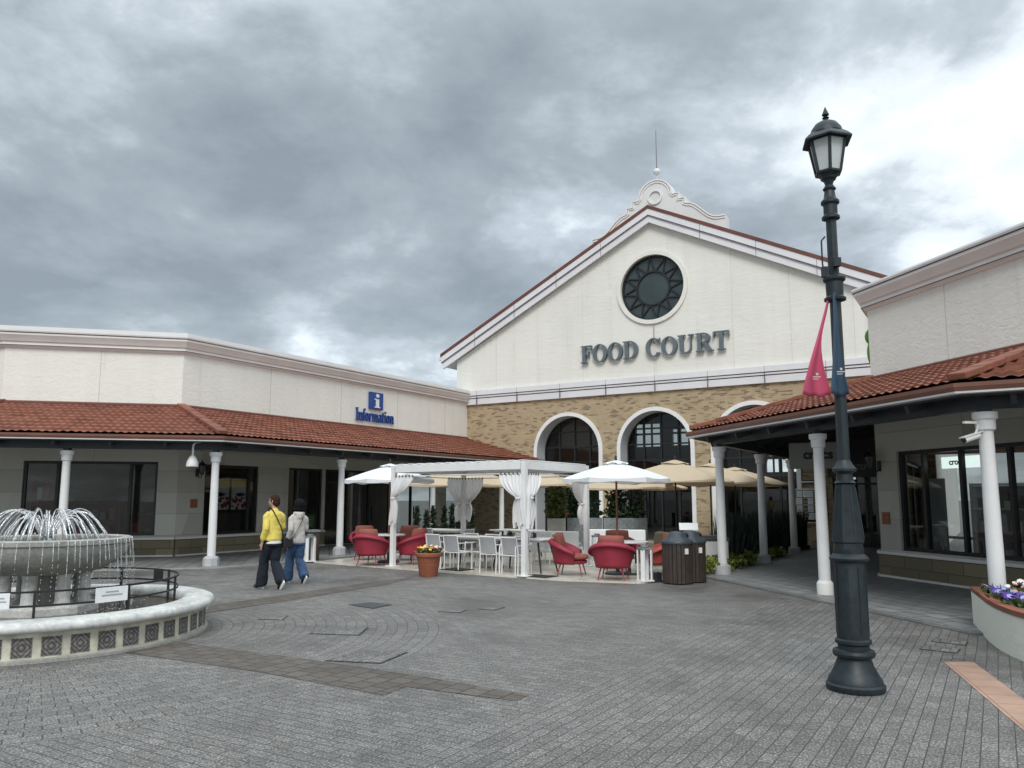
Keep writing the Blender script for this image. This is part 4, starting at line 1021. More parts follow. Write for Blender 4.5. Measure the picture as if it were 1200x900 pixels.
# ================================================================= fountain
t = thing('fountain', 'round stone fountain with tiered bowl and arching jets at left', 'fountain', (FC.x, FC.y, 0))
b = MB(); b.lathe([(1.86, 0), (1.86, .30), (1.6, .30), (1.6, .05)], 96, caps=False); b.build('pool_wall', 'cream', t, smooth=40)
b = MB(); b.lathe([(1.90, -.005), (1.90, .03), (1.865, .04)], 96, caps=False); b.build('pool_footing', 'concrete', t, smooth=40)
b = MB(); b.lathe([(1.86, .295), (1.93, .30), (1.962, .32), (1.965, .35), (1.95, .385), (1.92, .40), (1.80, .41), (1.66, .41), (1.61, .40), (1.585, .38), (1.575, .34), (1.59, .29)], 96, caps=False); b.build('pool_rim', 'rimstone', t, smooth=60)
n = 45
for k in range(n):
    b = MB(); a = 2 * PI * k / n; w_ = .090; r = 1.866
    A = [(r * cos(a + s_ * w_ / r), r * sin(a + s_ * w_ / r)) for s_ in (-1, 1)]
    b.face([(A[0][0], A[0][1], .06), (A[1][0], A[1][1], .06), (A[1][0], A[1][1], .25), (A[0][0], A[0][1], .25)], [(0, 0), (1, 0), (1, 1), (0, 1)])
    b.build('ornamental_tile', 'orn', t, fixn=False)
b = MB(); b.lathe([(1.6, .285), (1.0, .288), (.3, .286), (1e-4, .286)], 64, caps=False); b.build('pool_water', 'water', t, smooth=180)
b = MB(); b.lathe([(.62, .1), (.62, .37), (.58, .385), (.52, .39), (1e-4, .39)], 8, a0=R(22), caps=False); b.build('plinth', 'rimstone', t, bevel=.01)
b = MB(); b.lathe([(.20, .39), (.20, .76)], 24); b.build('core', 'concrete', t, smooth=40)
for k in range(8):
    a = R(45 * k + 13); b = MB(); b.lathe([(.092, .385), (.095, .40), (.082, .43), (.080, .70), (.092, .745), (.092, .77)], 20, (.45 * cos(a), .45 * sin(a), 0)); b.build('pillar', 'rimstone', t, smooth=40)
b = MB(); b.lathe([(.30, .735), (.52, .745), (.66, .78), (.79, .86), (.88, .96), (.915, 1.04), (.925, 1.085), (.92, 1.09), (.945, 1.10), (.95, 1.15), (.93, 1.165), (.87, 1.165), (.84, 1.14), (.6, 1.08), (.1, 1.05)], 72); b.build('bowl', 'concrete', t, smooth=40)
b = MB(); b.lathe([(.86, 1.152), (.5, 1.152), (1e-4, 1.152)], 48, caps=False); b.build('bowl_water', 'water', t, smooth=180)
r2 = random.Random(11); b = MB()
for k in range(44):                                     # jets: parabolas out from the centre ring, falling at the bowl edge
    a = 2 * PI * k / 44 + r2.uniform(-.05, .05); far = k % 2; r0 = .06; r1 = (.68 if far else .44) + r2.uniform(-.04, .06); h = (.335 if far else .25) + r2.uniform(-.02, .03)
    pts = []; rr = []
    for i in range(15):
        s_ = i / 14; rad = r0 + (r1 - r0) * s_; z = 1.155 + h * 4 * s_ * (1 - s_) * (1.0) * (1.15 - .3 * s_)
        pts.append((rad * cos(a), rad * sin(a), z)); rr.append((.0050 + .004 * s_) * r2.uniform(.5, 1.7))
    b.tube(pts, rr, 5)
for k in range(150):                                    # foam and drops at the centre and the landing ring
    a = r2.uniform(0, 2 * PI); q = r2.random(); rad = abs(r2.gauss(0, .07)) if q < .6 else r2.gauss(.70, .05); z = 1.16 + (abs(r2.gauss(0, .07)) if q < .6 else r2.uniform(0, .03)); r = r2.uniform(.004, .014)
    b.ball((rad * cos(a), rad * sin(a), z), r, 6, 4)
b.build('water_jets', 'jet', t, smooth=180)
b = MB()
for k in range(84):                                     # threads of water over the lip, breaking into drops
    if r2.random() < .12: continue
    a = 2 * PI * k / 84 + r2.uniform(-.02, .02); r0 = .952; drift = r2.uniform(.02, .10)
    zb = r2.uniform(.72, .95); n_ = 7; pts = []; rr = []
    for i in range(n_):
        s_ = i / (n_ - 1); rad = r0 + drift * s_ ** .7 * .6; pts.append((rad * cos(a), rad * sin(a), 1.155 + (zb - 1.155) * s_)); rr.append(.0042 * r2.uniform(.4, 1.3))
    b.tube(pts, rr, 5)
    z = zb
    while z > .30:
        z -= r2.uniform(.025, .07); rad = r0 + drift * .6 + r2.uniform(-.006, .02); b.ball((rad * cos(a + r2.uniform(-.006, .006)), rad * sin(a), z), (.0042, .0042, r2.uniform(.005, .014)), 5, 4)
for k in range(160):
    a = r2.uniform(0, 2 * PI); rad = r2.gauss(1.0, .10); b.ball((rad * cos(a), rad * sin(a), .29 + abs(r2.gauss(0, .05))), r2.uniform(.003, .008), 5, 4)
b.build('falling_water', 'jet', t, smooth=180)
# railing round the pool
t = thing('pool_railing', 'thin black round railing standing inside the fountain pool', 'railing', (FC.x, FC.y, 0)); RR = 1.52
for z in (.665, .52):
    b = MB(); n = 72
    for k in range(n):
        a, c = 2 * PI * k / n, 2 * PI * (k + 1) / n; b.bar((RR * cos(a), RR * sin(a), z), (RR * cos(c), RR * sin(c), z), .012, .022)
    b.build('rail', 'blackmetal', t)
for k in range(10):
    a = R(36 * k - 62); b = MB(); b.box((RR * cos(a), RR * sin(a), .46), (.026, .026, .44), rz=a); b.build('post', 'blackmetal', t)
def notice(px, py, front, w, h, m, label, lines=2):
    # hung from the rail where a photo ray meets it
    r = ray(px, py); d = V2(r); o = CAM.xy - FC; A = d.dot(d); B = 2 * o.dot(d); Cc = o.dot(o) - (RR + .02) ** 2; q = math.sqrt(max(0, B * B - 4 * A * Cc)); k = (-B - q) / (2 * A) if front else (-B + q) / (2 * A)
    p = CAM.xy + d * k; rel = p - FC; ang = math.atan2(rel.y, rel.x)
    t = thing('notice_board', label, 'notice', (p.x, p.y, .585), ang + PI / 2)
    b = MB(); b.box((0, 0 if front else .03, 0), (w, .012, h)); b.build('plate', m, t)
    if lines:
        b = MB()
        for i in range(lines): b.box((0, -.0085 if front else .0, .03 - i * .035), (w * (.4 + .25 * (i % 2)), .003, .012))
        if front: b.build('print', 'silver', t)
notice(131, 697, True, .36, .16, 'paper', 'white notice with faint print on the front fountain rail')
notice(1, 704, True, .16, .16, 'paper', 'white notice cut by the photo edge on the front fountain rail')
notice(103, 671, False, .13, .12, 'paper', 'small blank white card on the far fountain rail', 0)
notice(188, 673, False, .21, .14, 'blackmetal', 'dark blank plate on the far fountain rail', 0)

# ================================================================= covers set into the paving
def cover(pts, label, inset=True, m='cover', frame=True):
    q = [at(*p) for p in pts]; c = sum(q, Vector((0, 0, 0))) / 4
    t = thing('utility_cover', label, 'utility cover', (c.x, c.y, 0), 0, 'utility covers in the paving')
    b = MB(); b.prism([(p.x - c.x, p.y - c.y) for p in q], -.02, .006); b.build('frame', 'coverframe', t)
    b = MB(); b.prism([((p.x - c.x) * .93, (p.y - c.y) * .93) for p in q], -.01, .0095); b.build('lid', m, t)
cover([(408,709),(434,706),(460,709),(437,713.5)][::-1], 'plain dark iron cover nearest the walking couple')
cover([(362,743),(383,735),(432,736),(421,745)][::-1], 'paved cover with thin dark edge midway between fountain and pergola', m='pv_plaza')
cover([(380,775),(425,762),(478,765),(447,778)][::-1], 'large paved cover just beyond the long brown paving band', m='pv_plaza')
cover([(302,726),(314,721.5),(338,722),(331,727)][::-1], 'small paved cover close to the fountain rim', m='pv_plaza')
cover([(513,717),(524,714),(548,715),(538,718.5)][::-1], 'small paved cover, left of a pair before the pergola', m='pv_plaza')
cover([(560,714),(570,711.5),(592,712),(580,715.5)][::-1], 'small paved cover, right of a pair before the pergola', m='pv_plaza')
cover([(1077,761),(1085,756),(1126,761),(1122,766)][::-1], 'thin framed cover nearer the peach tactile strip', m='pv_plaza')
cover([(1091,752),(1097,748),(1135,752.5),(1132,757)][::-1], 'thin framed cover nearer the flower planter', m='pv_plaza')

# ================================================================= pergola and curtains
ZT = .03
pFL, pF, pR, pB = Vector((-2.83, 18.8)), Vector((.26, 16.43)), Vector((1.78, 18.84)), Vector((-1.31, 21.21))
PO = pF; pang = math.degrees(math.atan2((pF - pFL).y, (pF - pFL).x))
t = thing('pergola', 'white square pergola with louvred roof in front of the food court', 'pergola', (PO.x, PO.y, 0))
L4 = [p - PO for p in (pFL, pF, pR, pB)]
for p in L4:
    b = MB(); b.box((p.x, p.y, 1.22), (.108, .108, 2.38), rz=R(pang)); b.box((p.x, p.y, ZT + .012), (.24, .24, .02), rz=R(pang)); b.build('post', 'white', t, bevel=.006)
for i in range(4):
    a, c = L4[i], L4[(i + 1) % 4]; d = (c - a).normalized()
    b = MB(); b.bar((*(a + d * .075), 2.325), (*(c - d * .075), 2.325), .09, .17); b.build('beam', 'white', t, bevel=.006)
    b = MB(); o = Vector((-d.y, d.x)) * -.0; b.tube([(*(a + d * .08 + o), 2.155), (*(c - d * .08 + o), 2.155)], .012, 8); b.build('curtain_rail', 'cornice', t)
b = MB()
for k in range(26):
    s_ = (k + .5) / 26; p, q = L4[0].lerp(L4[1], s_), L4[3].lerp(L4[2], s_); b.bar((*p, 2.425 + .012 * (k % 2)), (*q, 2.425 + .012 * (k % 2)), .14, .018)
b.build('louvres', 'white', t)

def curtain(post, away, label, w=.62, seed=1, ztie=1.64, zb=1.10, side=0):
    """gathered cloth: rings on the rail, tied to the post, loose tail below"""
    t = thing('curtain', label, 'curtain', (post.x, post.y, 0), math.atan2(away.y, away.x), 'tied curtains of the white pergola')
    b = MB(); nu, nv = 40, 26; r2 = random.Random(seed); ph = r2.uniform(0, 6); rows = []
    for j in range(nv + 1):
        s_ = j / nv; z = 2.14 + (zb - 2.14) * s_; st_ = (2.14 - ztie) / (2.14 - zb)
        if s_ < st_: k = s_ / st_; wid = w * (1 - k ** 1.9) + .10 * k; x0 = .05 * (1 - k) + (.0 if side else .05) * k; amp = .030 + .012 * k
        else: k = (s_ - st_) / (1 - st_); wid = .10 + .27 * k ** .55 - .13 * k * k; x0 = (.0 if side else .05) - .05 * k; amp = .036
        row = []
        for i in range(nu + 1):
            q = i / nu; x = x0 + wid * q
            sag = (.0 if s_ > st_ else -.0) ; zz = z + (sag if s_ < st_ else -(.16 * abs(sin(q * 5 + ph)) - .06) * ((s_ - st_) / (1 - st_)))
            y = amp * sin(q * 2 * PI * 5.5 + ph + .6 * sin(s_ * 5)) * (.5 + .5 * min(1, wid * 5)) - .10 * 0 + .012 * sin(q * 23 + s_ * 9)
            row.append(b.P((x, y + side * .095 * min(1, s_ / (st_ * .8)) , zz)))
        rows.append(row)
    for j in range(nv):
        for i in range(nu): b.f.append([rows[j][i], rows[j][i + 1], rows[j + 1][i + 1], rows[j + 1][i]])
    b.build('cloth', 'curtain', t, smooth=180)
    b = MB(); b.lathe([(.075, -.02), (.085, 0), (.075, .02)], 14, (.09, side * .095, ztie), caps=False, sx=.9); b.build('tie', 'curtain', t, smooth=180)
    b = MB()
    for k in range(6): b.lathe([(.02, -.02), (.022, 0), (.02, .02)], 8, (.07 + w * k / 5.6, 0, 2.155), caps=False)
    b.build('rings', 'coverframe', t)
dA = (pF - pFL).normalized(); dB = (pR - pF).normalized()
curtain(pFL, dA, 'white tied curtain on the left front pergola post', seed=1, side=-1)
curtain(pF, -dA, 'white tied curtain left of the nearest pergola post', seed=2, side=1)
curtain(pF, dB, 'white tied curtain right of the nearest pergola post', .56, seed=3, side=-1)
curtain(pB, dA, 'shaded tied curtain right of the rear pergola post', .66, seed=4, ztie=1.5, side=1)
curtain(pB, -dB, 'shaded tied curtain left of the rear pergola post', .66, seed=5, ztie=1.5, side=-1)
curtain(pR, -dB, 'tied curtain on the right pergola post beside the white parasol', .66, seed=6, ztie=1.5, side=-1)

# ================================================================= parasols
def parasol(name, label, loc, rad, zr, ztop, n, cloth, pole, group, rot=0, drop=.10, square=False):
    t = thing(name, label, 'parasol', (loc.x, loc.y, ZT), R(rot), group); b = MB(); zr -= ZT; ztop -= ZT
    m = 8; per = 6
    def P_(k, s_, zz=0):                        # ring point: panel edges straight, centre sagging
        a = 2 * PI * k / (n * per); seg = k / per; i0 = math.floor(seg); f = seg - i0
        A = Vector((cos(2 * PI * i0 / n), sin(2 * PI * i0 / n))); B = Vector((cos(2 * PI * (i0 + 1) / n), sin(2 * PI * (i0 + 1) / n)))
        p = A.lerp(B, f) * rad * s_; dome = (1 - s_) + .22 * s_ * (1 - s_); sag = -.05 * sin(PI * f) * s_ * (1 - s_ * .2) * rad * .6
        return (p.x, p.y, zr + (ztop - zr) * dome + sag + zz)
    rows = [[b.P(P_(k, s_)) for k in range(n * per)] for s_ in [.13 + .87 * j / m for j in range(m + 1)]]
    edge = []
    for k in range(n * per):
        v = b.v[rows[-1][k]]; edge.append(b.P((v.x * 1.003, v.y * 1.003, v.z - drop * (.75 + .25 * sin(k * 1.1)))))
    rows.append(edge)
    for j in range(len(rows) - 1):
        for k in range(n * per): b.f.append([rows[j][k], rows[j][(k + 1) % (n * per)], rows[j + 1][(k + 1) % (n * per)], rows[j + 1][k]])
    b.build('canopy', cloth, t, smooth=25)
    b = MB(); rows = [[b.P(Vector(P_(k, s_, .045)) + Vector((0, 0, .018 * sin(k * PI / per * 2) * (s_ > .2)))) for k in range(n * per)] for s_ in (.02, .1, .19, .235)]
    for j in range(3):
        for k in range(n * per): b.f.append([rows[j][k], rows[j][(k + 1) % (n * per)], rows[j + 1][(k + 1) % (n * per)], rows[j + 1][k]])
    b.build('vent_cap', cloth, t, smooth=60)
    b = MB(); b.lathe([(.020, ztop), (.03, ztop + .06), (.018, ztop + .09), (.026, ztop + .12), (.001, ztop + .16)], 10); b.build('finial', 'blackmetal', t, smooth=60)
    b = MB(); b.lathe([(.024, .03), (.022, ztop)], 12); b.lathe([(.045, zr - .02), (.045, zr + .06)], 12); b.build('pole', pole, t, smooth=40)
    for k in range(n):
        a = 2 * PI * k / n; b = MB(); b.bar((.03 * cos(a), .03 * sin(a), ztop - .05), (rad * .985 * cos(a), rad * .985 * sin(a), zr - .02), .014, .02)
        q = .45; b.bar((.04 * cos(a), .04 * sin(a), zr + .02), (rad * q * cos(a), rad * q * sin(a), zr + (ztop - zr) * (1 - q) - .03), .012, .016); b.build('rib', pole, t)
    b = MB(); b.lathe([(.28, 0), (.28, .03), (.25, .05), (.04, .06), (.035, .25), (.028, .27)], 24); b.build('base', 'blackmetal', t, smooth=40)
    return t
UMW = 'white parasols by the pergola'; UMB = 'beige square parasols before the food court'
parasol('white_parasol', 'white parasol over the red chairs left of the pergola', atd(456.5, 19.95), 1.13, 2.10, 2.47, 6, 'canvas', 'woodpole', UMW, 10)
parasol('white_parasol', 'white parasol over the red chairs right of the pergola', atd(722.5, 16.9), 1.15, 2.06, 2.41, 6, 'canvas', 'woodpole', UMW, -6)
for px, d, ro, lb, r_, zr, zt_ in ((792, 21.9, 20, 'beige square parasol nearest the brown bins, highest dome', 1.95, 2.12, 2.66, ), (833, 24.0, 35, 'beige square parasol between the front dome and white column', 1.9, 2.12, 2.66), (862, 25.6, 10, 'beige square parasol farthest right behind the white columns', 1.9, 2.1, 2.6),
                       (545, 23.6, 15, 'beige square parasol seen through the left of the pergola', 1.75, 2.05, 2.55), (626, 23.9, 30, 'beige square parasol seen through the right of the pergola', 1.75, 2.05, 2.55), (740, 25.6, 14, 'beige square parasol behind the right white parasol', 2.0, 1.98, 2.5)):
    parasol('beige_parasol', lb, atd(px, d), r_, zr, zt_, 4, 'beige', 'blackmetal', UMB, ro, .07)

# ================================================================= seats and tables
def lounge_chair(weave, label, group):
    """rope armchair, faces +y"""
    t = thing('lounge_chair', label, 'armchair', (0, 0, 0), 0, group)
    b = MB(); n = 44; rows = []
    def sh(ph, s_):                              # ph: 0 at the back; s_: 0 seat ring .. 1 rim .. >1 rolled lip
        back = cos(min(abs(ph), PI / 2 * 1.25) * .8) ; h = .50 + .25 * max(0, cos(ph * .78)) ** 1.1
        if s_ <= 1: r = .335 + .065 * s_ ** 1.3; z = .24 + (h - .24) * s_
        else: k = s_ - 1; r = .40 + .048 * sin(k * PI * .5); z = h + .014 * sin(k * PI) - .10 * k
        rear = 1.0 + .04 * max(0, cos(ph)); sw = 1 + .10 * abs(sin(ph)) * min(1, s_)
        return Vector((r * sin(ph) * sw, -r * cos(ph) * rear, z))
    S = [0, .15, .3, .45, .6, .75, .9, 1.0, 1.15, 1.35, 1.6, 1.85]
    for s_ in S: rows.append([b.P(sh(R(-112 + 224 * k / n), s_)) for k in range(n + 1)])
    for i in range(len(S) - 1):
        for k in range(n): b.f.append([rows[i][k], rows[i][k + 1], rows[i + 1][k + 1], rows[i + 1][k]])
    o = b.build('woven_shell', weave, t, smooth=180); m_ = o.modifiers.new('thick', 'SOLIDIFY'); m_.thickness = .022; m_.offset = 0
    b = MB(); b.lathe([(.28, .24), (.325, .255), (.33, .31), (.27, .32)], 28, (0, .02, 0)); b.build('seat_frame', weave, t, smooth=50)
    b = MB(); n_ = 28
    for r, z in ((1e-3, .325), (.26, .33), (.315, .35), (.325, .385), (.30, .425), (.2, .445), (1e-3, .45)): pass
    b.lathe([(1e-3, .325), (.25, .33), (.30, .35), (.31, .385), (.285, .425), (.18, .443), (1e-3, .446)], 28, (0, .07, 0), caps=False, sy=1.02); b.build('seat_cushion', 'cushion', t, smooth=180)
    b = MB(); nu, nv = 14, 10
    for sd in (1, -1):
        g_ = []
        for j in range(nv + 1):
            row = []
            for i in range(nu + 1):
                u, v = -1 + 2 * i / nu, -1 + 2 * j / nv; th = .075 * max(0, (1 - abs(u) ** 3) * (1 - abs(v) ** 3)) ** .5
                x = .27 * u * (1 - .06 * v * v); z = .665 + .215 * v * (1 - .05 * u * u); y = -.235 - .07 * (v + 1) * .5 + .10 * u * u + sd * th
                row.append(b.P((x, y, z)))
            g_.append(row)
        for j in range(nv):
            for i in range(nu): b.f.append([g_[j][i], g_[j][i + 1], g_[j + 1][i + 1], g_[j + 1][i]])
    b.build('back_cushion', 'cushion', t, smooth=180)
    for sx, sy in ((-1, -1), (1, -1), (-1, 1), (1, 1)):
        b = MB(); b.tube([(sx * .20, sy * .19 + .02, .285), (sx * .265, sy * .26 + .02, .0)], [.016, .011], 8); b.build('leg', 'redleg', t, smooth=60)
    return t
LG = 'rope armchairs around the low tables'
def face_to(p, q): return math.atan2(q.y - p.y, q.x - p.x) - PI / 2
T1 = atd(456, 19.9); T2 = atd(727, 16.85)
spots = [(atd(432, 20.85), T1, 'crimson armchair behind the left table, at left end of its group'), (atd(437, 19.15), T1, 'crimson armchair showing its back, left of the front pergola post'), (atd(485, 19.45), T1, 'crimson armchair showing its back, right of the left front pergola post'),
         (atd(477, 20.9), T1, 'crimson armchair with rust cushion behind the left front pergola post'),
         (atd(668, 16.75), T2, 'crimson armchair in profile with its rust back cushion upright'), (atd(717, 15.85), T2, 'crimson armchair showing its back, beside the white stand'), (atd(723, 18.0), T2, 'crimson armchair behind the right table, mostly hidden')]
ch = None
for p, q, lb in spots:
    if ch is None: ch = lounge_chair('red', lb, LG); o = ch
    else: o = dup(ch, (0, 0, 0), 0, lb)
    o.location = (p.x, p.y, ZT); o.rotation_euler = (0, 0, R(-104) if 'profile' in lb else face_to(p, q))
co = lounge_chair('orange', 'coral armchair facing left beside the brown bins', LG); p = atd(766, 16.75); co.location = (p.x, p.y, ZT); co.rotation_euler = (0, 0, face_to(p, T2))
def round_table(label, p):
    t = thing('round_table', label, 'table', (p.x, p.y, ZT), 0, 'low round tables among the armchairs')
    b = MB(); b.lathe([(.40, .66), (.41, .67), (.41, .69), (.40, .70)], 40); b.build('top', 'trim', t, smooth=40)
    b = MB(); b.lathe([(.22, 0), (.22, .02), (.05, .04), (.035, .08), (.035, .655)], 20); b.build('pedestal', 'blackmetal', t, smooth=40)
round_table('round white table between the crimson armchairs left of the pergola', Vector((T1.x, T1.y + .12, 0))); round_table('round white table beside the bins between crimson armchairs', T2 + Vector((.16, .0, 0)))

def dining_chair(label):
    """white tube armchair with grey sling, faces +y"""
    t = thing('dining_chair', label, 'chair', (0, 0, 0), 0, 'white sling chairs at the pergola tables')
    for sx in (-1, 1):
        b = MB(); b.tube([(sx * .26, -.26, 0), (sx * .26, -.24, .44), (sx * .255, -.27, .66), (sx * .25, -.31, .84)], .0155, 8); b.build('leg', 'white', t, smooth=60)
        b = MB(); b.tube([(sx * .26, .24, 0), (sx * .265, .23, .62), (sx * .265, .20, .645)], .0155, 8); b.build('leg', 'white', t, smooth=60)
        b = MB(); b.box((sx * .265, -.03, .65), (.045, .50, .022)); b.build('armrest', 'white', t, bevel=.006)
    b = MB(); b.tube([(-.25, -.31, .83), (.25, -.31, .83)], .0155, 8); b.build('back_rail', 'white', t, smooth=60); b = MB()
    for y in (-.23, .22): b.tube([(-.26, y, .42), (.26, y, .42)], .014, 8)
    for sx in (-1, 1): b.tube([(sx * .24, -.23, .42), (sx * .24, .22, .42)], .014, 8)
    b.build('seat_frame', 'white', t, smooth=60)
    b = MB(); n = 10; rows = []
    for i in range(n + 1):
        s_ = i / n; z = .46 + .36 * s_; y = -.235 - .075 * s_ ** 1.4; rows.append([b.P((x * .243, y - .025 * (1 - x * x) , z)) for x in (-1, -.6, -.2, .2, .6, 1)])
    for i in range(n):
        for k in range(5): b.f.append([rows[i][k], rows[i][k + 1], rows[i + 1][k + 1], rows[i + 1][k]])
    b.build('back_sling', 'sling', t, smooth=180)
    b = MB(); rows = []
    for i in range(n + 1):
        y = -.22 + .45 * i / n; rows.append([b.P((x * .24, y, .435 - .025 * (1 - x * x))) for x in (-1, -.6, -.2, .2, .6, 1)])
    for i in range(n):
        for k in range(5): b.f.append([rows[i][k], rows[i][k + 1], rows[i + 1][k + 1], rows[i + 1][k]])
    b.build('seat_sling', 'sling', t, smooth=180); t.scale = (.86, .9, .92)
    return t
def dtable(label, p, a, ln, wd=.75):
    t = thing('dining_table', label, 'table', (p.x, p.y, ZT), R(a), 'white dining tables')
    b = MB(); b.box((0, 0, .715), (ln, wd, .03)); b.build('top', 'white', t, bevel=.006)
    b = MB(); b.box((0, 0, .675), (ln - .2, wd - .2, .045)); b.build('apron', 'white', t)
    for sx in (-1, 1):
        for sy in (-1, 1): b = MB(); b.tube([(sx * (ln / 2 - .22), sy * (wd / 2 - .15), .66), (sx * (ln / 2 - .08), sy * (wd / 2 - .06), 0)], [.024, .017], 8); b.build('leg', 'blackmetal', t, smooth=60)
pa = math.degrees(math.atan2(dA.y, dA.x)); nA = Vector((-dA.y, dA.x))      # nA: away from the camera
base = at(528, 668, ZT); back = [at(507, 665.5, ZT), at(528, 668, ZT), at(570.5, 671, ZT), at(597, 673, ZT)]
lbs = ['white sling chair with its back to us, partly behind the flower pot', 'white sling chair with its back to us, directly right of the flower pot', 'white sling chair with its back to us, second from the nearest pergola post', 'white sling chair with its back to us, next to the nearest pergola post']
fc = R(pa)
ch = None
for p, lb in zip(back, lbs):
    if ch is None: ch = dining_chair(lb); o = ch
    else: o = dup(ch, (0, 0, 0), 0, lb)
    q = V2(p) + nA * .26; o.location = (q.x, q.y, ZT); o.rotation_euler = (0, 0, fc + rnd.uniform(-.06, .06))
row = (V2(back[1]) + V2(back[2])) / 2 + nA * .78
dtable('white dining table with black legs, left one inside the pergola', (V2(back[0]) + V2(back[1])) / 2 + nA * .80 + dA * .25, pa, 1.5)
dtable('white dining table with black legs, right one inside the pergola', V2(back[2]) * .5 + V2(back[3]) * .5 + nA * .80 + dA * .12, pa, 1.5)
for px, py, lb in ((553, 622, 'white sling chair facing us across the left pergola table'), (578, 623, 'white sling chair facing us across the pergola table, right of the rear post'), (612, 625.5, 'white sling chair facing us directly behind the nearest pergola post')):
    p = at(px, py, ZT + .83); q = V2(p) - nA * .3; dup(ch, (q.x, q.y, ZT), fc + PI + rnd.uniform(-.08, .08), lb)
q = V2(at(648, 664, ZT)); o = dup(ch, (q.x - .12, q.y + .35, ZT), fc + PI / 2, 'white sling chair at the right end of the pergola table')
# second row of tables behind the pergola
r2c = atd(522, 22.3); dtable('white dining table behind the pergola on the left', V2(r2c), pa, 1.5)
for k, (px, d, rz, lb) in enumerate(((505, 22.2, .2, 'white sling chair left of the rear white table'), (541, 21.4, 1.6, 'white sling chair right of the rear white table, under the rear curtain'), (605, 23.0, 2.9, 'white sling chair among the rear tables, behind the nearest post'))):
    p = atd(px, d); dup(ch, (p.x, p.y, ZT), fc + rz, lb)
dtable('white dining table near the grey planter behind the pergola', V2(atd(606, 22.0)), pa, 1.4)
def sofa(name, label, p, a, w, mat_, h=.78, group=None):
    t = thing(name, label, 'sofa', (p.x, p.y, ZT), R(a), group)
    b = MB(); b.box((0, 0, .30), (w, .72, .12)); b.box((0, -.33, .55), (w, .08, h - .36)); b.build('frame', mat_, t, bevel=.02)
    b = MB(); b.box((0, .04, .41), (w - .06, .62, .12)); b.build('seat_cushion', 'sling' if mat_ != 'wicker' else 'wicker', t, bevel=.035)
    b = MB(); b.box((0, -.235, .60), (w - .1, .13, .34), rx=R(8)); b.build('back_cushion', 'sling' if mat_ != 'wicker' else 'wicker', t, bevel=.04)
    for sx in (-1, 1):
        for sy in (-1, 1): b = MB(); b.box((sx * (w / 2 - .06), sy * .30, .12), (.045, .045, .24)); b.build('leg', mat_ if mat_ != 'wicker' else 'blackmetal', t)
sofa('outdoor_sofa', 'white outdoor sofa behind the pergola, left of its right post', atd(653, 20.3), -14, 1.20, 'white', .80, 'white outdoor sofas')
sofa('outdoor_sofa', 'white outdoor sofa behind the right red armchairs', atd(722, 21.4), -14, 1.6, 'white', .80, 'white outdoor sofas')
sofa('wicker_sofa', 'brown wicker sofa between the coral armchair and brown bins', atd(764, 19.3), 100, .95, 'wicker', .82)
def stand(label, p, rot):
    t = thing('slatted_stand', label, 'stand', (p.x, p.y, .03 if p.y > 16 or p.x > 0 else 0), R(rot), 'white slatted stands')
    for k in range(4):
        a = R(45 + 90 * k); b = MB(); b.box((.135 * cos(a), .135 * sin(a), .31), (.085, .03, .58), rz=a + PI / 2); b.build('leg', 'white', t, bevel=.004)
    b = MB(); b.box((0, 0, .012), (.26, .26, .024)); b.build('foot', 'white', t)
    b = MB(); b.box((0, 0, .62), (.24, .24, .05)); b.lathe([(.08, .65), (.07, .69)], 14); b.build('top', 'planter', t, bevel=.008)
stand('white slatted stand with grey top directly left of the brown bins', atd(754, 15.55), 20); stand('white slatted stand with grey top beside the right pergola post', atd(699, 20.6), 10); stand('white slatted stand with grey top just right of the walking couple', Vector((-5.17, 20.25, 0)), 30)
t = thing('brown_bin', 'dark brown square bin beside the stand right of the couple', 'bin', (*V2(atd(367, 20.9)), .022), R(40))
b = MB(); b.box((0, 0, .36), (.30, .30, .72)); b.build('body', 'slat', t, bevel=.01); b = MB(); b.box((0, 0, .75), (.33, .33, .06)); b.build('lid', 'planter', t, bevel=.01)
# slatted waste bins
def bin_(label, p, rot):
    t = thing('waste_bin', label, 'bin', (p.x, p.y, .0), R(rot), 'brown slatted waste bins')
    b = MB(); b.lathe([(.285, .03), (.285, .80)], 36); b.build('liner', 'blackmetal', t, smooth=40)
    b = MB()
    for k in range(22):
        a = 2 * PI * k / 22; b.box((.305 * cos(a), .305 * sin(a), .415), (.025, .078, .79), rz=a)
    b.build('slats', 'slat', t, bevel=.004)
    b = MB(); n = 36; rows = []
    for r, z in ((.335, .80), (.34, .83), (.325, .86), (.27, .89), (.20, .95), (.165, 1.01), (.13, 1.04), (.001, 1.05)):
        rows.append([b.P((r * cos(2 * PI * k / n), r * sin(2 * PI * k / n), z)) for k in range(n)])
    for i in range(len(rows) - 1):
        for k in range(n): b.f.append([rows[i][k], rows[i][(k + 1) % n], rows[i + 1][(k + 1) % n], rows[i + 1][k]])
    b.build('lid', 'binlid', t, smooth=50)
    b = MB(); b.ball((.14, -.02, .955), (.11, .085, .07), 16, 10); b.build('opening', 'blackmetal', t, smooth=180)
    b = MB(); b.box((.12, -.303, .66), (.075, .03, .11), rz=R(22)); b.build('label_plate', 'paper', t); t.scale = (.92, .92, .95)
B1 = atd(792, 15.4); B2 = atd(807.5, 15.72)
bin_('brown slatted waste bin with domed lid, the nearer one, left', B1, 2); bin_('brown slatted waste bin with domed lid, the farther one, right', B2, 4)
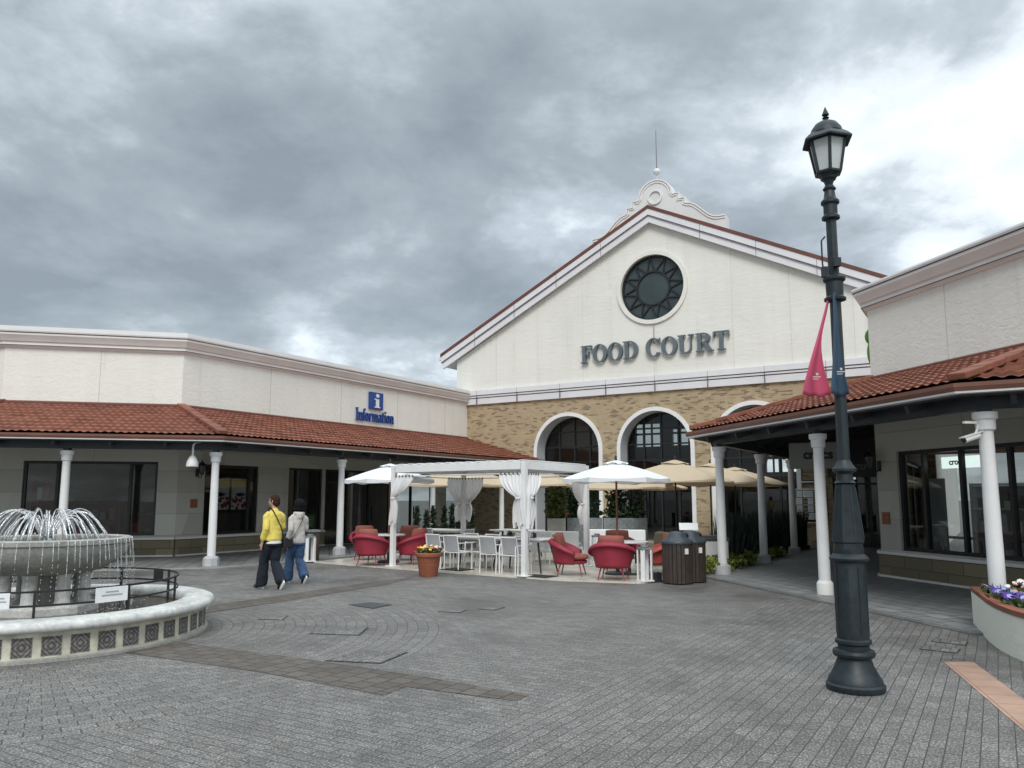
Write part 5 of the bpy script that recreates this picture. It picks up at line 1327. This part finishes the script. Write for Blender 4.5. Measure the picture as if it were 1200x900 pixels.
for px, lb in ((763.5, 'small black crate touching the white stand'), (769, 'small black crate touching the nearer brown bin')):
    p = atd(px, 15.62 + (px > 766) * .05); t = thing('black_crate', lb, 'crate', (p.x, p.y, .0), R(8), 'small black crates beside the bins')
    b = MB()
    for a_, c_, d_ in ((0, -.075, 0), (0, .075, 0)): b.box((a_, c_, .09), (.10, .012, .18))
    for a_ in (-.047, .047): b.box((a_, 0, .09), (.012, .138, .18))
    b.box((0, 0, .008), (.09, .14, .012)); b.build('walls', 'blackmetal', t)
t = thing('cooler_cart', 'white cabinet with grey lid between bins and white column', 'cabinet', (*V2(atd(833, 18.4)), ZT), R(-8))
b = MB(); b.box((0, 0, .33), (.66, .5, .60)); b.build('body', 'white', t, bevel=.008); b = MB(); b.box((.335, 0, .33), (.012, .47, .58)); b.build('side_panel', 'slat', t)
b = MB(); b.box((0, 0, .67), (.72, .56, .07)); b.box((0, .02, .725), (.60, .44, .04)); b.build('lid', 'binlid', t, bevel=.012)
t = thing('music_stand', 'tilted white board on dark stand behind the brown bins', 'stand', (*V2(atd(806, 18.0)), ZT), R(-10))
b = MB(); b.tube([(0, 0, .02), (0, 0, .92)], .02, 8); b.lathe([(.2, 0), (.2, .02), (.03, .03)], 16); b.build('post', 'blackmetal', t); b = MB(); b.box((0, 0, .96), (.42, .26, .015), rx=R(35)); b.build('board', 'paper', t)
# tableware
for k, (px, d, lb) in enumerate(((594, 18.4, 'small dark caddy with card on the left pergola table'), (622, 17.6, 'small dark caddy with card on the right pergola table'))):
    p = atd(px, d); t = thing('table_caddy', lb, 'caddy', (p.x, p.y, ZT + .73), R(pa + 8 * k), 'table caddies'); b = MB(); b.box((0, 0, .01), (.22, .14, .015))
    for sx in (-1, 1): b.box((sx * .10, 0, .06), (.012, .13, .09))
    b.box((0, 0, .10), (.212, .012, .012)); b.build('tray', 'blackmetal', t); b = MB(); b.box((-.03, -.02, .085), (.09, .01, .13), rx=R(-8)); b.build('menu_card', 'paper', t); b = MB(); b.lathe([(.022, .018), (.024, .09), (.012, .12), (.012, .14)], 10, (.06, .02, 0)); b.build('bottle', 'cushion', t, smooth=50)
for px, d, m_, lb in ((536, 17.95, 'blackmetal', 'dark square mat on the floor below the left pergola table'), (632, 16.45, 'blackmetal', 'dark square mat on the floor right of the nearest pergola post')):
    p = atd(px, d); b = MB(); b.box((0, 0, .006), (.62, .5, .012)); b.box((0, 0, .014), (.5, .4, .006)); o = b.build('floor_mat', m_, bevel=.002); o.location = (p.x, p.y, ZT + .001); o.rotation_euler = (0, 0, R(pa)); tag(o, lb, 'mat', 'dark floor mats')
p = at(560, 664, ZT); t = thing('white_weight', 'small white box standing by the leg of a sling chair', 'box', (p.x, p.y, ZT), R(pa)); b = MB(); b.box((0, 0, .09), (.13, .08, .18)); b.build('body', 'white', t, bevel=.012); b = MB(); b.tube([(-.04, 0, .18), (-.04, 0, .21), (.04, 0, .21), (.04, 0, .18)], .006, 6); b.build('handle', 'white', t)

# ================================================================= plants
def leaf_cloud(b, c, rad, n, size, r2, flat=.8):
    for k in range(n):
        while True:
            p = Vector((r2.uniform(-1, 1), r2.uniform(-1, 1), r2.uniform(-1, 1)))
            if p.length < 1 and p.length > .35 * r2.random(): break
        p = Vector((c[0] + p.x * rad[0], c[1] + p.y * rad[1], c[2] + p.z * rad[2])); s_ = size * r2.uniform(.6, 1.3)
        d = Vector((r2.uniform(-1, 1), r2.uniform(-1, 1), r2.uniform(-.2, 1))).normalized(); sd = d.cross(Vector((r2.uniform(-1, 1), r2.uniform(-1, 1), r2.uniform(-1, 1)))).normalized() * s_ * .3
        b.face([p, p + d * s_ * .5 + sd, p + d * s_, p + d * s_ * .5 - sd])
def flowers(b, spots, r, r2):
    for p in spots:
        up = Vector((r2.uniform(-.5, .5), r2.uniform(-.9, .1), 1)).normalized(); x = up.orthogonal().normalized(); y = up.cross(x)
        for k in range(5):
            a = 2 * PI * k / 5; c = Vector(p) + (x * cos(a) + y * sin(a)) * r * .55; b.face([c + (x * cos(a + q) + y * sin(a + q)) * r * .55 + up * r * .12 * (q % 2) for q in (0, 1.1, 2.2, 3.14, 4.2, 5.2)])
for nm, c in (('petal_yellow', (.75, .48, .02)), ('petal_orange', (.66, .22, .015)), ('petal_white', (.80, .78, .74)), ('petal_violet', (.10, .055, .33)), ('petal_mauve', (.34, .33, .66)), ('petal_dark', (.045, .012, .035)), ('petal_peach', (.72, .36, .27)), ('petal_cream', (.75, .70, .45))): M[nm] = simple(nm, c, .7, .15, 20)
pp = at(502, 675); t = thing('flower_pot', 'large terracotta pot of yellow and orange pansies at pergola edge', 'flower pot', (pp.x, pp.y, 0))
b = MB(); b.lathe([(.215, 0), (.225, .02), (.30, .47), (.305, .48), (.335, .485), (.345, .50), (.345, .57), (.33, .585), (.305, .585), (.295, .54), (1e-4, .54)], 40, caps=True); b.lathe([(.262, .27), (.272, .28), (.272, .295), (.262, .30)], 40, caps=False); b.build('pot', 'terracotta', t, smooth=35)
r2 = random.Random(5); b = MB(); leaf_cloud(b, (0, 0, .60), (.30, .30, .09), 500, .09, r2); b.build('leaves', 'leaf2', t, fixn=False)
for m_, n in (('petal_yellow', 16), ('petal_orange', 20), ('petal_cream', 12), ('petal_dark', 9)):
    b = MB(); sp = []
    for k in range(n): a = r2.uniform(0, 2 * PI); q = .30 * math.sqrt(r2.random()); sp.append((q * cos(a) + (-.06 if m_ == 'petal_yellow' else .06), q * sin(a), .66 + .07 * (1 - (q / .3) ** 2) + r2.uniform(-.02, .03)))
    flowers(b, sp, .042, r2); b.build('blossoms', m_, t, fixn=False)
t.scale = (.84, .84, .84)
# rendered planter at the right edge
PL_ = [(6.02, 10.45), (5.52, 9.3), (5.28, 8.62), (5.18, 8.0), (5.28, 7.3), (5.65, 6.75), (6.3, 6.4), (7.2, 6.5), (7.5, 9.6), (7.0, 10.5)]
def smooth_poly(P, n=6):
    out = []; m = len(P)
    for i in range(m):
        p0, p1, p2, p3 = (Vector(P[(i + k - 1) % m]) for k in range(4))
        if i in (0, 6, 7, 8, 9): out.append(p1); continue
        for k in range(n):
            s_ = k / n; out.append(.5 * ((2 * p1) + (p2 - p0) * s_ + (2 * p0 - 5 * p1 + 4 * p2 - p3) * s_ * s_ + (3 * p1 - p0 - 3 * p2 + p3) * s_ ** 3))
    return out
sp_ = smooth_poly(PL_)
t = thing('flower_planter', 'curved cream planter with brick edge and mixed flowers at right edge', 'planter', (6.2, 8.6, 0)); O2 = Vector((6.2, 8.6))
rel = [p - O2 for p in sp_]
def inset(P, d):
    c = sum(P, Vector((0, 0))) / len(P); out = []
    for p in P:
        r = p - c; out.append(p - r.normalized() * d)
    return out
b = MB(); n = len(rel); A0, A1 = rel, inset(rel, .03)
for k in range(n):
    a, c = k, (k + 1) % n
    b.face([(*rel[a], .0), (*rel[c], .0), (*rel[c], .435), (*rel[a], .435)])
b.build('rendered_wall', 'planterwall' if 'planterwall' in M else 'cream', t, smooth=40)
b = MB(); I = inset(rel, .27)
for k in range(n):
    a, c = k, (k + 1) % n; o_ = .012
    b.face([(*inset(rel, -.012)[a], .435), (*inset(rel, -.012)[c], .435), (*inset(rel, -.012)[c], .49), (*inset(rel, -.012)[a], .49)])
E_ = inset(rel, -.012)
for k in range(n):
    a, c = k, (k + 1) % n; L0 = sum((E_[j] - E_[j + 1]).length for j in range(k)); L1 = L0 + (E_[a] - E_[c]).length
    b.face([(*E_[a], .49), (*E_[c], .49), (*I[c], .485), (*I[a], .485)], [(0.02, L0), (.02, L1), (.29, L1), (.29, L0)])
    b.face([(*I[a], .485), (*I[c], .485), (*I[c], .30), (*I[a], .30)])
b.build('brick_cap', 'capbrick', t, fixn=False)
b = MB(); b.face([(*p, .44) for p in I]); b.build('soil', 'soil', t)
r2 = random.Random(8); b = MB(); pts = []
xs = [p.x for p in I]; ys = [p.y for p in I]
def inside(x, y, P):
    r = False
    for k in range(len(P)):
        a, c = P[k], P[k - 1]
        if (a.y > y) != (c.y > y) and x < (c.x - a.x) * (y - a.y) / (c.y - a.y) + a.x: r = not r
    return r
while len(pts) < 620:
    x, y = r2.uniform(min(xs), max(xs)), r2.uniform(min(ys), max(ys))
    if inside(x, y, inset(rel, .30)) and (Vector((x, y)) - (Vector((6.13, 10.05)) - O2)).length > .14: pts.append((x, y))
for x, y in pts: leaf_cloud(b, (x, y, .48), (.09, .09, .045), 9, .08, r2)
far = [p for p in pts if p[1] < .75 and p[0] > -.35]
for k in range(9):
    x, y = far[k * 7]; leaf_cloud(b, (x, y, .60), (.22, .22, .14), 130, .10, r2)
b.build('leaves', 'leaf2', t, fixn=False)
cols_ = {k: [] for k in ('petal_violet', 'petal_mauve', 'petal_dark', 'petal_peach', 'petal_white')}
for x, y in pts:
    d_ = min(((lambda P, A, B: (P - (A + (B - A) * max(0, min(1, (P - A).dot(B - A) / (B - A).length_squared)))).length)(Vector((x, y)), I[j_ - 1], I[j_])) for j_ in range(len(I))); k = r2.random()
    key = ('petal_violet' if k < .45 else 'petal_mauve' if k < .85 else 'petal_dark') if d_ < .22 else ('petal_peach' if k < .5 else 'petal_dark' if k < .6 else 'petal_white')
    cols_[key].append((x, y, .535 + r2.uniform(-.015, .03) + (.07 if d_ > .3 else 0)))
for k, sp in cols_.items(): b = MB(); flowers(b, sp, .036, r2); b.build('blossoms', k, t, fixn=False)
for j in range(3):
    b = MB(); x, y = far[j * 7]; sp = [(x + r2.gauss(0, .14), y + r2.gauss(0, .14), .70 + r2.uniform(-.04, .1)) for k in range(40)]; flowers(b, sp, .03, r2); b.build('daisies', 'petal_white', t, fixn=False)

# reed hedges between the terrace and the passage columns
dH = dr(58.3); nH = Vector((-dH.y, dH.x))                    # nH points to the terrace
for k, (s0, s1, lb) in enumerate(((1.95, 3.2, 'dark upright reed hedge between first and second passage columns'), (3.8, 6.6, 'dark upright reed hedge between second and third passage columns'), (7.3, 10.2, 'dark upright reed hedge behind the third passage column'))):
    o = Vector((4.52, 17.02)) + dH * s0 + nH * .50; t = thing('reed_hedge', lb, 'hedge', (o.x, o.y, 0), R(58.3), 'reed hedges beside the passage'); r2 = random.Random(20 + k)
    b = MB(); ln = s1 - s0
    for i in range(1100):
        x, y = r2.uniform(0, ln), r2.uniform(-.26, .26); h = r2.uniform(.65, 1.35); lx, ly = r2.gauss(0, .10), r2.gauss(0, .10); w_ = r2.uniform(.012, .024); a = r2.uniform(0, PI); dx, dy = w_ * cos(a), w_ * sin(a)
        b.face([(x - dx, y - dy, .05), (x + dx, y + dy, .05), (x + dx + lx * .4, y + dy + ly * .4, h * .6), (x + lx, y + ly, h), (x - dx + lx * .4, y - dy + ly * .4, h * .6)])
    b.build('leaves', 'reed', t, fixn=False)
    b = MB(); b.box((ln / 2, 0, .06), (ln, .62, .10)); b.build('soil', 'soil', t)
r2 = random.Random(31)
for k, (s_, lb) in enumerate(((-.15, 'low yellow green shrub left of the first passage column base'), (.6, 'low yellow green shrub right of the first passage column base'), (1.5, 'low yellow green shrub midway below the first reed hedge'), (2.5, 'low yellow green shrub left of the second passage column base'), (4.2, 'low yellow green shrub right of the second passage column base'), (5.4, 'low yellow green shrub below the second reed hedge'))):
    o = Vector((4.52, 17.02)) + dH * s_ + nH * (.32 if s_ > 0 else .45); t = thing('low_shrub', lb, 'shrub', (o.x, o.y, 0), 0, 'low shrubs along the passage'); b = MB(); leaf_cloud(b, (0, 0, .17), (.42, .30, .17), 420, .10, r2); b.build('leaves', 'yshrub' if 'yshrub' in M else 'leaf2', t, fixn=False)
    b = MB(); b.tube([(0, 0, 0), (.02, .01, .14)], .02, 6); b.build('stem', 'soil', t)
# concrete planters with shrubs before the hall
for k, (px0, px1, d, lb) in enumerate(((641, 663, 24.6, 'pale grey concrete planter end below the first arch'), (664, 705, 25.2, 'grey concrete planter with dark shrubs below the first arch'), (706, 757, 25.0, 'grey concrete planter with shrubs between first and second arches'))):
    a, c = atd(px0, d), atd(px1, d); m_ = (a + c) / 2; w_ = (c - a).length; t = thing('concrete_planter', lb, 'planter', (m_.x, m_.y, ZT), R(-4)); b = MB()
    b.box((0, -.3, .49), (w_ - .02, .06, .98)); b.box((0, .3, .49), (w_ - .02, .06, .98))
    for s_ in (-1, 1): b.box((s_ * (w_ / 2 - .04), 0, .49), (.06, .54, .976))
    b.build('walls', 'concrete' if k == 0 else 'planter', t, bevel=.006); b = MB(); b.box((0, 0, .85), (w_ - .14, .5, .1)); b.build('soil', 'soil', t)
    b = MB(); r2 = random.Random(40 + k); leaf_cloud(b, (0, 0, 1.1), (w_ * .48, .3, .25), 700, .14, r2)
    for q in range(5): leaf_cloud(b, (r2.uniform(-.45, .45) * w_, r2.uniform(-.15, .15), 1.45), (.16, .16, .55), 170, .14, r2)
    b.build('shrubs', 'leaf' if k else 'leaf2', t, fixn=False)
    if k == 0:
        b = MB(); flowers(b, [(r2.uniform(-.2, .3), r2.uniform(-.3, 0), 1.12 + r2.uniform(0, .08)) for q in range(24)], .05, r2); b.build('blossoms', 'red', t, fixn=False)
# slim dark cypresses in a low trough by the left doors
tr0, tr1 = Vector((-3.35, 25.6)), Vector((-1.0, 29.2)); r2 = random.Random(50)
names = ['slim dark cypress in front of the left doors, first from the left', 'slim dark cypress in front of the left doors, second from the left', 'slim dark cypress left of the pale pier behind the pergola', 'slim dark cypress in front of the pale pier behind the pergola', 'slim dark cypress right of the pale pier behind the pergola', 'slim dark cypress nearest the fourth left column', 'slim dark cypress last before the dark entrance']
for k, px in enumerate((489, 500, 508, 521, 530, 540, 553)):
    p = atd(px, 25.0 + k * .25); t = thing('potted_cypress', names[k], 'cypress', (p.x, p.y, ZT), 0, 'slim cypresses by the left doors'); h = r2.uniform(1.15, 1.5)
    b = MB(); b.lathe([(.13, 0), (.16, .3), (.15, .3), (.14, .26), (1e-4, .26)], 14); b.build('pot', 'planter', t, smooth=40)
    b = MB()
    for q in range(8): leaf_cloud(b, (0, 0, .3 + (h - .3) * (q + .3) / 8), (.15 * (1 - q / 9), .15 * (1 - q / 9), .12), 60, .10, r2)
    b.build('foliage', 'leaf', t, fixn=False)

# ================================================================= people
def person(label, loc, rz, scale, top_m, leg_m, hair_m, hood, head_yaw, bob, r_arm_fwd):
    root = None
    Lh, Rh = Vector((-.07, 0, .88)), Vector((.07, 0, .88))
    Lk, La, Lt = Vector((-.075, .18, .50)), Vector((-.08, .24, .085)), Vector((-.095, .43, .03))
    Rk, Ra, Rt = Vector((.075, .04, .46)), Vector((.075, -.24, .165)), Vector((.085, -.12, .03))
    Ls, Le, Lw = Vector((-.145, -.01, 1.335)), Vector((-.19, -.06, 1.08)), Vector((-.20, .03, .835))
    Rs = Vector((.145, -.01, 1.335)); Re, Rw = (Vector((.19, .03, 1.10)), Vector((.11, .22, 1.10))) if r_arm_fwd else (Vector((.25, -.05, 1.09)), Vector((.24, .08, .86)))
    HR = Matrix.Translation((0, .015, 1.54)) @ Matrix.Rotation(R(head_yaw), 4, 'Z')
    h = lambda x, y, z: HR @ Vector((x, y, z))
    b = MB()
    b.tube([(0, 0, .84), (0, 0, .95), (0, .01, 1.12), (0, 0, 1.26), (0, -.01, 1.34), (0, -.005, 1.40)], [(.13, .09), (.13, .095), (.12, .085), (.135, .095), (.115, .08), (.055, .05)], 18)
    b.tube([(0, -.01, 1.36), (0, .005, 1.44), h(0, -.01, -.03)], [.06, .052, .052], 14)
    o = len(b.v); b.ball((0, 0, 0), (.074, .092, .112), 20, 14)
    for i in range(o, len(b.v)):
        v = b.v[i]
        if v.z < -.02: v.x *= 1 + .9 * (v.z + .02); v.y = v.y * (1 + .5 * (v.z + .02)) + .012
        b.v[i] = HR @ (v + Vector((0, 0, .04)))
    b.tube([h(0, .085, .055), h(0, .108, .022), h(0, .10, .012)], [.010, .014, .012], 8)                       # nose
    b.tube([h(-.025, .090, -.022), h(0, .097, -.022), h(.025, .090, -.022)], [.006, .009, .006], 8)            # lips
    for s_ in (-1, 1): b.tube([h(s_ * .074, -.012, .06), h(s_ * .085, -.018, .045), h(s_ * .078, -.010, .012)], [.010, .014, .009], 8)   # ears
    for A in ((Lh, Lk, La), (Rh, Rk, Ra)):
        b.tube([A[0] + Vector((0, 0, .04)), A[0].lerp(A[1], .5), A[1], A[1].lerp(A[2], .35), A[2]], [.085, .075, .055, .055, .037], 12)
    for a, t_ in ((La, Lt), (Ra, Rt)): b.tube([a + Vector((0, -.03, -.02)), a.lerp(t_, .5), t_], [.035, .036, .026], 10)
    for A, s_ in (((Ls, Le, Lw), -1), ((Rs, Re, Rw), 1)):
        b.tube([A[0] + Vector((-s_ * .05, 0, 0)), A[0], A[0].lerp(A[1], .5), A[1], A[1].lerp(A[2], .4), A[2]], [.05, .052, .046, .040, .036, .026], 12)
        d = (A[2] - A[1]).normalized(); sd = d.cross(Vector((1, 0, 0)) if abs(d.x) < .8 else Vector((0, 0, 1))).normalized(); pn = d.cross(sd)
        b.tube([A[2], A[2] + d * .045, A[2] + d * .085], [(.022, .030), (.016, .040), (.014, .040)], 12)           # palm
        for k, (q, l) in enumerate(((-.030, .070), (-.010, .080), (.010, .074), (.029, .058))):
            p0 = A[2] + d * .08 + sd * q; p1 = p0 + d * l * .5 + pn * .006 * s_; p2 = p0 + d * l * .95 + pn * .026 * s_; b.tube([p0, p1, p2], [.0095, .009, .007], 7)
        p0 = A[2] + d * .03 - sd * .03; b.tube([p0, p0 + d * .035 - sd * .022, p0 + d * .062 - sd * .026 + pn * .008], [.012, .011, .008], 7)  # thumb
    root = b.build('person', 'skin', rem=.0075, sub=2)
    root.location = loc; root.rotation_euler = (0, 0, rz); root.scale = (scale,) * 3; tag(root, label, 'person')
    for s_ in (-1, 1):
        b = MB(); b.ball(h(s_ * .030, .086, .050), .010, 8, 6); b.build('eye', 'eye', root, smooth=180)
    # hair
    b = MB(); o = len(b.v)
    if bob: b.ball((0, -.022, .052), (.122, .13, .128), 24, 16); b.ball((0, -.045, -.035), (.128, .098, .085), 24, 12)
    else: b.ball((0, -.012, .062), (.086, .102, .108), 24, 16); b.ball((0, -.045, .01), (.074, .066, .075), 20, 12)
    r2 = random.Random(3)
    for i in range(o, len(b.v)):
        v = b.v[i]; v = v + Vector((r2.gauss(0, .002), r2.gauss(0, .002), r2.gauss(0, .002)))
        if v.y > .055 and v.z < .085: v.y = .03; v.x *= .96
        b.v[i] = HR @ v
    o_ = b.build('hair', hair_m, root, smooth=180, rem=.007, sub=1); tx2 = bpy.data.textures.new('hair_locks', 'CLOUDS'); tx2.noise_scale = .025; dm = o_.modifiers.new('locks', 'DISPLACE'); dm.texture = tx2; dm.strength = .022; dm.mid_level = .55
    # top
    b = MB(); hem = .80 if hood else .86
    b.tube([(0, 0, hem), (0, 0, hem + .03), (0, .005, .97), (0, .01, 1.13), (0, .0, 1.27), (0, -.01, 1.35), (0, -.008, 1.405), (0, 0, 1.445)],
           [(.148, .118), (.160, .130), (.156, .130), (.152, .125), (.155, .120), (.135, .105), (.09, .08), (.058, .060)], 26)
    for A, s_ in (((Ls, Le, Lw), -1), ((Rs, Re, Rw), 1)):
        w_ = A[1].lerp(A[2], .86); pts = [A[0] + Vector((-s_ * .09, 0, .035)), A[0] + Vector((-s_ * .035, 0, .014)), A[0] + Vector((s_ * .012, 0, -.03)), A[0].lerp(A[1], .5), A[1] + Vector((0, -.01, 0)), A[1].lerp(A[2], .3), A[1].lerp(A[2], .62), A[1].lerp(A[2], .74), A[1].lerp(A[2], .80), w_]
        b.tube(pts, [.045, .056, .062, .060, .056, .055, .054, .052, .042, .040], 16)
        for k in range(5):       # folds round the forearm and elbow
            q = A[1].lerp(A[2], .05 + .15 * k); d = (A[2] - A[1]).normalized(); b.tube([q - d * .02 + Vector((.02, 0, 0)), q, q + d * .02 - Vector((.02, 0, 0))], [.050, .059, .052], 14)
    if hood:
        b.tube([(-.085, .02, 1.43), (-.08, -.06, 1.42), (0, -.11, 1.40), (.08, -.06, 1.42), (.085, .02, 1.43)], [.03, .04, .05, .04, .03], 12); b.ball((0, -.09, 1.36), (.085, .05, .085), 16, 10)
    o_ = b.build('sweater' if not hood else 'hoodie', top_m, root, rem=.012, sub=3)
    tx = bpy.data.textures.new('cloth_folds', 'CLOUDS'); tx.noise_scale = .11
    dm = o_.modifiers.new('folds', 'DISPLACE'); dm.texture = tx; dm.strength = .030; dm.mid_level = .5
    if not hood:
        b = MB(); b.tube([(0, 0, .815), (0, 0, .84), (0, 0, .88)], [(.153, .123), (.157, .127), (.145, .112)], 24); b.build('shirt_hem', 'white', root, smooth=60)
    # trousers
    b = MB(); b.tube([(0, 0, .78), (0, 0, .86), (0, 0, .93)], [(.150, .125), (.148, .118), (.13, .10)], 22)
    for A in ((Lh, Lk, La), (Rh, Rk, Ra)):
        f = A[2] + Vector((0, 0, -.035)); b.tube([A[0] + Vector((0, 0, .0)), A[0].lerp(A[1], .35), A[0].lerp(A[1], .75), A[1], A[1].lerp(f, .3), A[1].lerp(f, .65), A[1].lerp(f, .9), f], [.094, .098, .092, .090, .094, .100, .102, .095], 18)
        for k in range(4): q = A[1].lerp(f, .35 + .17 * k); b.tube([q + Vector((-.02, -.01, .03)), q, q + Vector((.02, .01, -.03))], [.085, .105, .088], 16)
    o_ = b.build('trousers', leg_m, root, rem=.012, sub=3); dm = o_.modifiers.new('folds', 'DISPLACE'); dm.texture = tx; dm.strength = .026; dm.mid_level = .5
    # shoes
    for a, t_ in ((La, Lt), (Ra, Rt)):
        d = (t_ - a); d = Vector((d.x, d.y, d.z)).normalized(); up = Vector((0, 0, 1)); up = (up - d * up.dot(d)).normalized()
        heel = a - d * .055 - up * .045; toe = t_ + d * .05 - up * .0
        fl = (toe - heel)
        b = MB(); b.tube([heel, heel.lerp(toe, .12) + up * .015, heel.lerp(toe, .4) + up * .02, heel.lerp(toe, .75) + up * .004, toe], [(.030, .030), (.052, .043), (.05, .045), (.038, .05), (.018, .03)], 14); s1 = b.build('shoe', 'shoe', root, smooth=60, rem=.008, sub=2)
        b = MB(); q = up * -.040; b.tube([heel + q, heel.lerp(toe, .15) + q, heel.lerp(toe, .5) + q, heel.lerp(toe, .8) + q * .9, toe + q * .5 + d * .01], [(.012, .030), (.016, .045), (.014, .043), (.013, .052), (.008, .03)], 14); b.build('sole', 'sole', s1, smooth=60)
    return root
mp_ = at(317, 690.5); mpos = Vector((mp_.x, mp_.y, 0))
man = person('person in yellow sweater and wide navy trousers walking away, seen from behind', (mpos.x, mpos.y + .05, 0), R(44), 1.0, 'yellow', 'navy', 'hair', False, 30, False, True)
wp_ = at(343, 683.5)
wom = person('person with black bobbed hair, pale hoodie and blue jeans walking beside yellow sweater', (wp_.x + .06, wp_.y + .02, 0), R(40), .945, 'hoodie', 'denim', 'hair2', True, 26, True, True)
def bag(label, who, side, scale, size):
    """strap over the opposite shoulder, bag on the hip"""
    t = thing('shoulder_bag', label, 'bag', who.location, who.rotation_euler[2]); b = MB(); s_ = side
    prof = lambda z: (.205, .155) if z < 1.3 else (.20, .145) if z < 1.38 else (.15, .12)
    back = [(-s_ * .085, -.015, 1.465), (-s_ * .072, -.10, 1.41), (-s_ * .02, -.150, 1.28), (s_ * .06, -.158, 1.12), (s_ * .13, -.120, .97), (s_ * .17, -.05, .90)]
    front = [(s_ * .17, .05, .92), (s_ * .125, .14, 1.0), (s_ * .02, .155, 1.18), (-s_ * .05, .13, 1.34), (-s_ * .085, .07, 1.445), (-s_ * .085, -.015, 1.465)]
    pts = [Vector(p) * scale for p in back + front]; b.tube(pts, [(.006, .017)] * len(pts), 8); b.build('strap', 'bag', t, smooth=60)
    b = MB(); c = Vector((s_ * .195, -.03, .82)) * scale; b.box(c, (.085, size[0], size[1])); b.build('pouch', 'bag', t, bevel=.02); b = MB(); b.box(c + Vector((s_ * .045, 0, size[1] * .2)), (.006, size[0] * .8, size[1] * .5)); b.build('flap', 'shoe', t, bevel=.002)
    return t
bag('black crossbody bag with strap over the pale hoodie', wom, -1, .945, (.20, .17))
bag('small dark crossbody bag worn over the yellow sweater', man, 1, 1.0, (.17, .20))

# ================================================================= camera, sky, light
cam = bpy.data.cameras.new('camera'); co_ = bpy.data.objects.new('camera', cam); COL.objects.link(co_); scene.camera = co_
co_.location = CAM; co_.rotation_euler = (R(90) + TH, 0, 0)
cam.sensor_width = 36; cam.lens = FPX / 1200 * 36; cam.shift_y = 18 / 1200; cam.clip_start = .05; cam.clip_end = 2000
SUN_EL, SUN_AZ = 45, 188                       # azimuth: clockwise from +Y, where the sun stands
wd = bpy.data.worlds.new('World'); scene.world = wd; wd.use_nodes = True; nt = wd.node_tree; nt.nodes.clear()
out = nt.nodes.new('ShaderNodeOutputWorld'); bg = nt.nodes.new('ShaderNodeBackground'); bg.inputs[1].default_value = .10; L(nt, bg.outputs[0], out.inputs[0])
sky = nt.nodes.new('ShaderNodeTexSky'); sky.sky_type = 'NISHITA'; sky.sun_disc = False; sky.sun_elevation = R(SUN_EL); sky.sun_rotation = R(SUN_AZ)
tc = N(nt, 'TexCoord'); sp = N(nt, 'SeparateXYZ'); L(nt, tc.outputs['Generated'], sp.inputs[0])
zc = math_(nt, 'ADD', math_(nt, 'MAXIMUM', sp.outputs[2], 0.0), .30)
cx = math_(nt, 'DIVIDE', sp.outputs[0], zc); cy = math_(nt, 'DIVIDE', sp.outputs[1], zc)
cb = N(nt, 'CombineXYZ'); L(nt, cx, cb.inputs[0]); L(nt, cy, cb.inputs[1]); cb.inputs[2].default_value = 15.8
n1 = noise(nt, cb.outputs[0], 1.5, 9, .56, .25)
mp = N(nt, 'Mapping'); mp.inputs['Location'].default_value = (4.3, 1.7, 0); L(nt, cb.outputs[0], mp.inputs[0])
n2 = noise(nt, mp.outputs[0], .62, 3, .5, .2)
n3 = noise(nt, mp.outputs[0], 4.2, 10, .66, .25)
dens = math_(nt, 'ADD', math_(nt, 'MULTIPLY_ADD', n1, .62, .025), math_(nt, 'ADD', math_(nt, 'MULTIPLY', n2, .42), math_(nt, 'MULTIPLY', n3, .17)))
bil = math_(nt, 'ABSOLUTE', math_(nt, 'SUBTRACT', noise(nt, mp.outputs[0], 1.7, 7, .58, .15), .5)); dens = math_(nt, 'ADD', dens, math_(nt, 'MULTIPLY', math_(nt, 'SUBTRACT', .09, bil), .55))
dens = math_(nt, 'SUBTRACT', dens, math_(nt, 'MULTIPLY', sp.outputs[0], .10))
cl = ramp(nt, dens, [(.49, (8.9, 9.5, 9.9)), (.555, (7.1, 7.75, 8.2)), (.60, (4.9, 5.5, 6.0)), (.67, (3.35, 3.85, 4.2)), (.78, (2.4, 2.8, 3.15))])
zen = ramp(nt, sp.outputs[2], [(.0, 1.0), (.53, .95), (.75, 1.9), (1.0, 3.1)])
cl = mixc(nt, 1.0, cl, zen, 'MULTIPLY')
col = mixc(nt, .90, sky.outputs[0], cl)
L(nt, col, bg.inputs[0])
sl = bpy.data.lights.new('sun', 'SUN'); sl.energy = 1.4; sl.angle = R(25); sl.color = (1, .97, .92); so = bpy.data.objects.new('sun', sl); COL.objects.link(so)
az, el = R(SUN_AZ), R(SUN_EL); dsun = Vector((sin(az) * cos(el), cos(az) * cos(el), sin(el))); so.rotation_euler = dsun.to_track_quat('Z', 'Y').to_euler()
scene.view_settings.view_transform = 'Standard'; scene.view_settings.look = 'None'; scene.view_settings.exposure = 0.42; scene.view_settings.gamma = 1.0
scene.render.engine = 'CYCLES'; scene.cycles.use_denoising = True; scene.cycles.max_bounces = 7; scene.cycles.transparent_max_bounces = 12
scene.cycles.sample_clamp_indirect = 4.0; scene.render.resolution_x = 1024; scene.render.resolution_y = 768
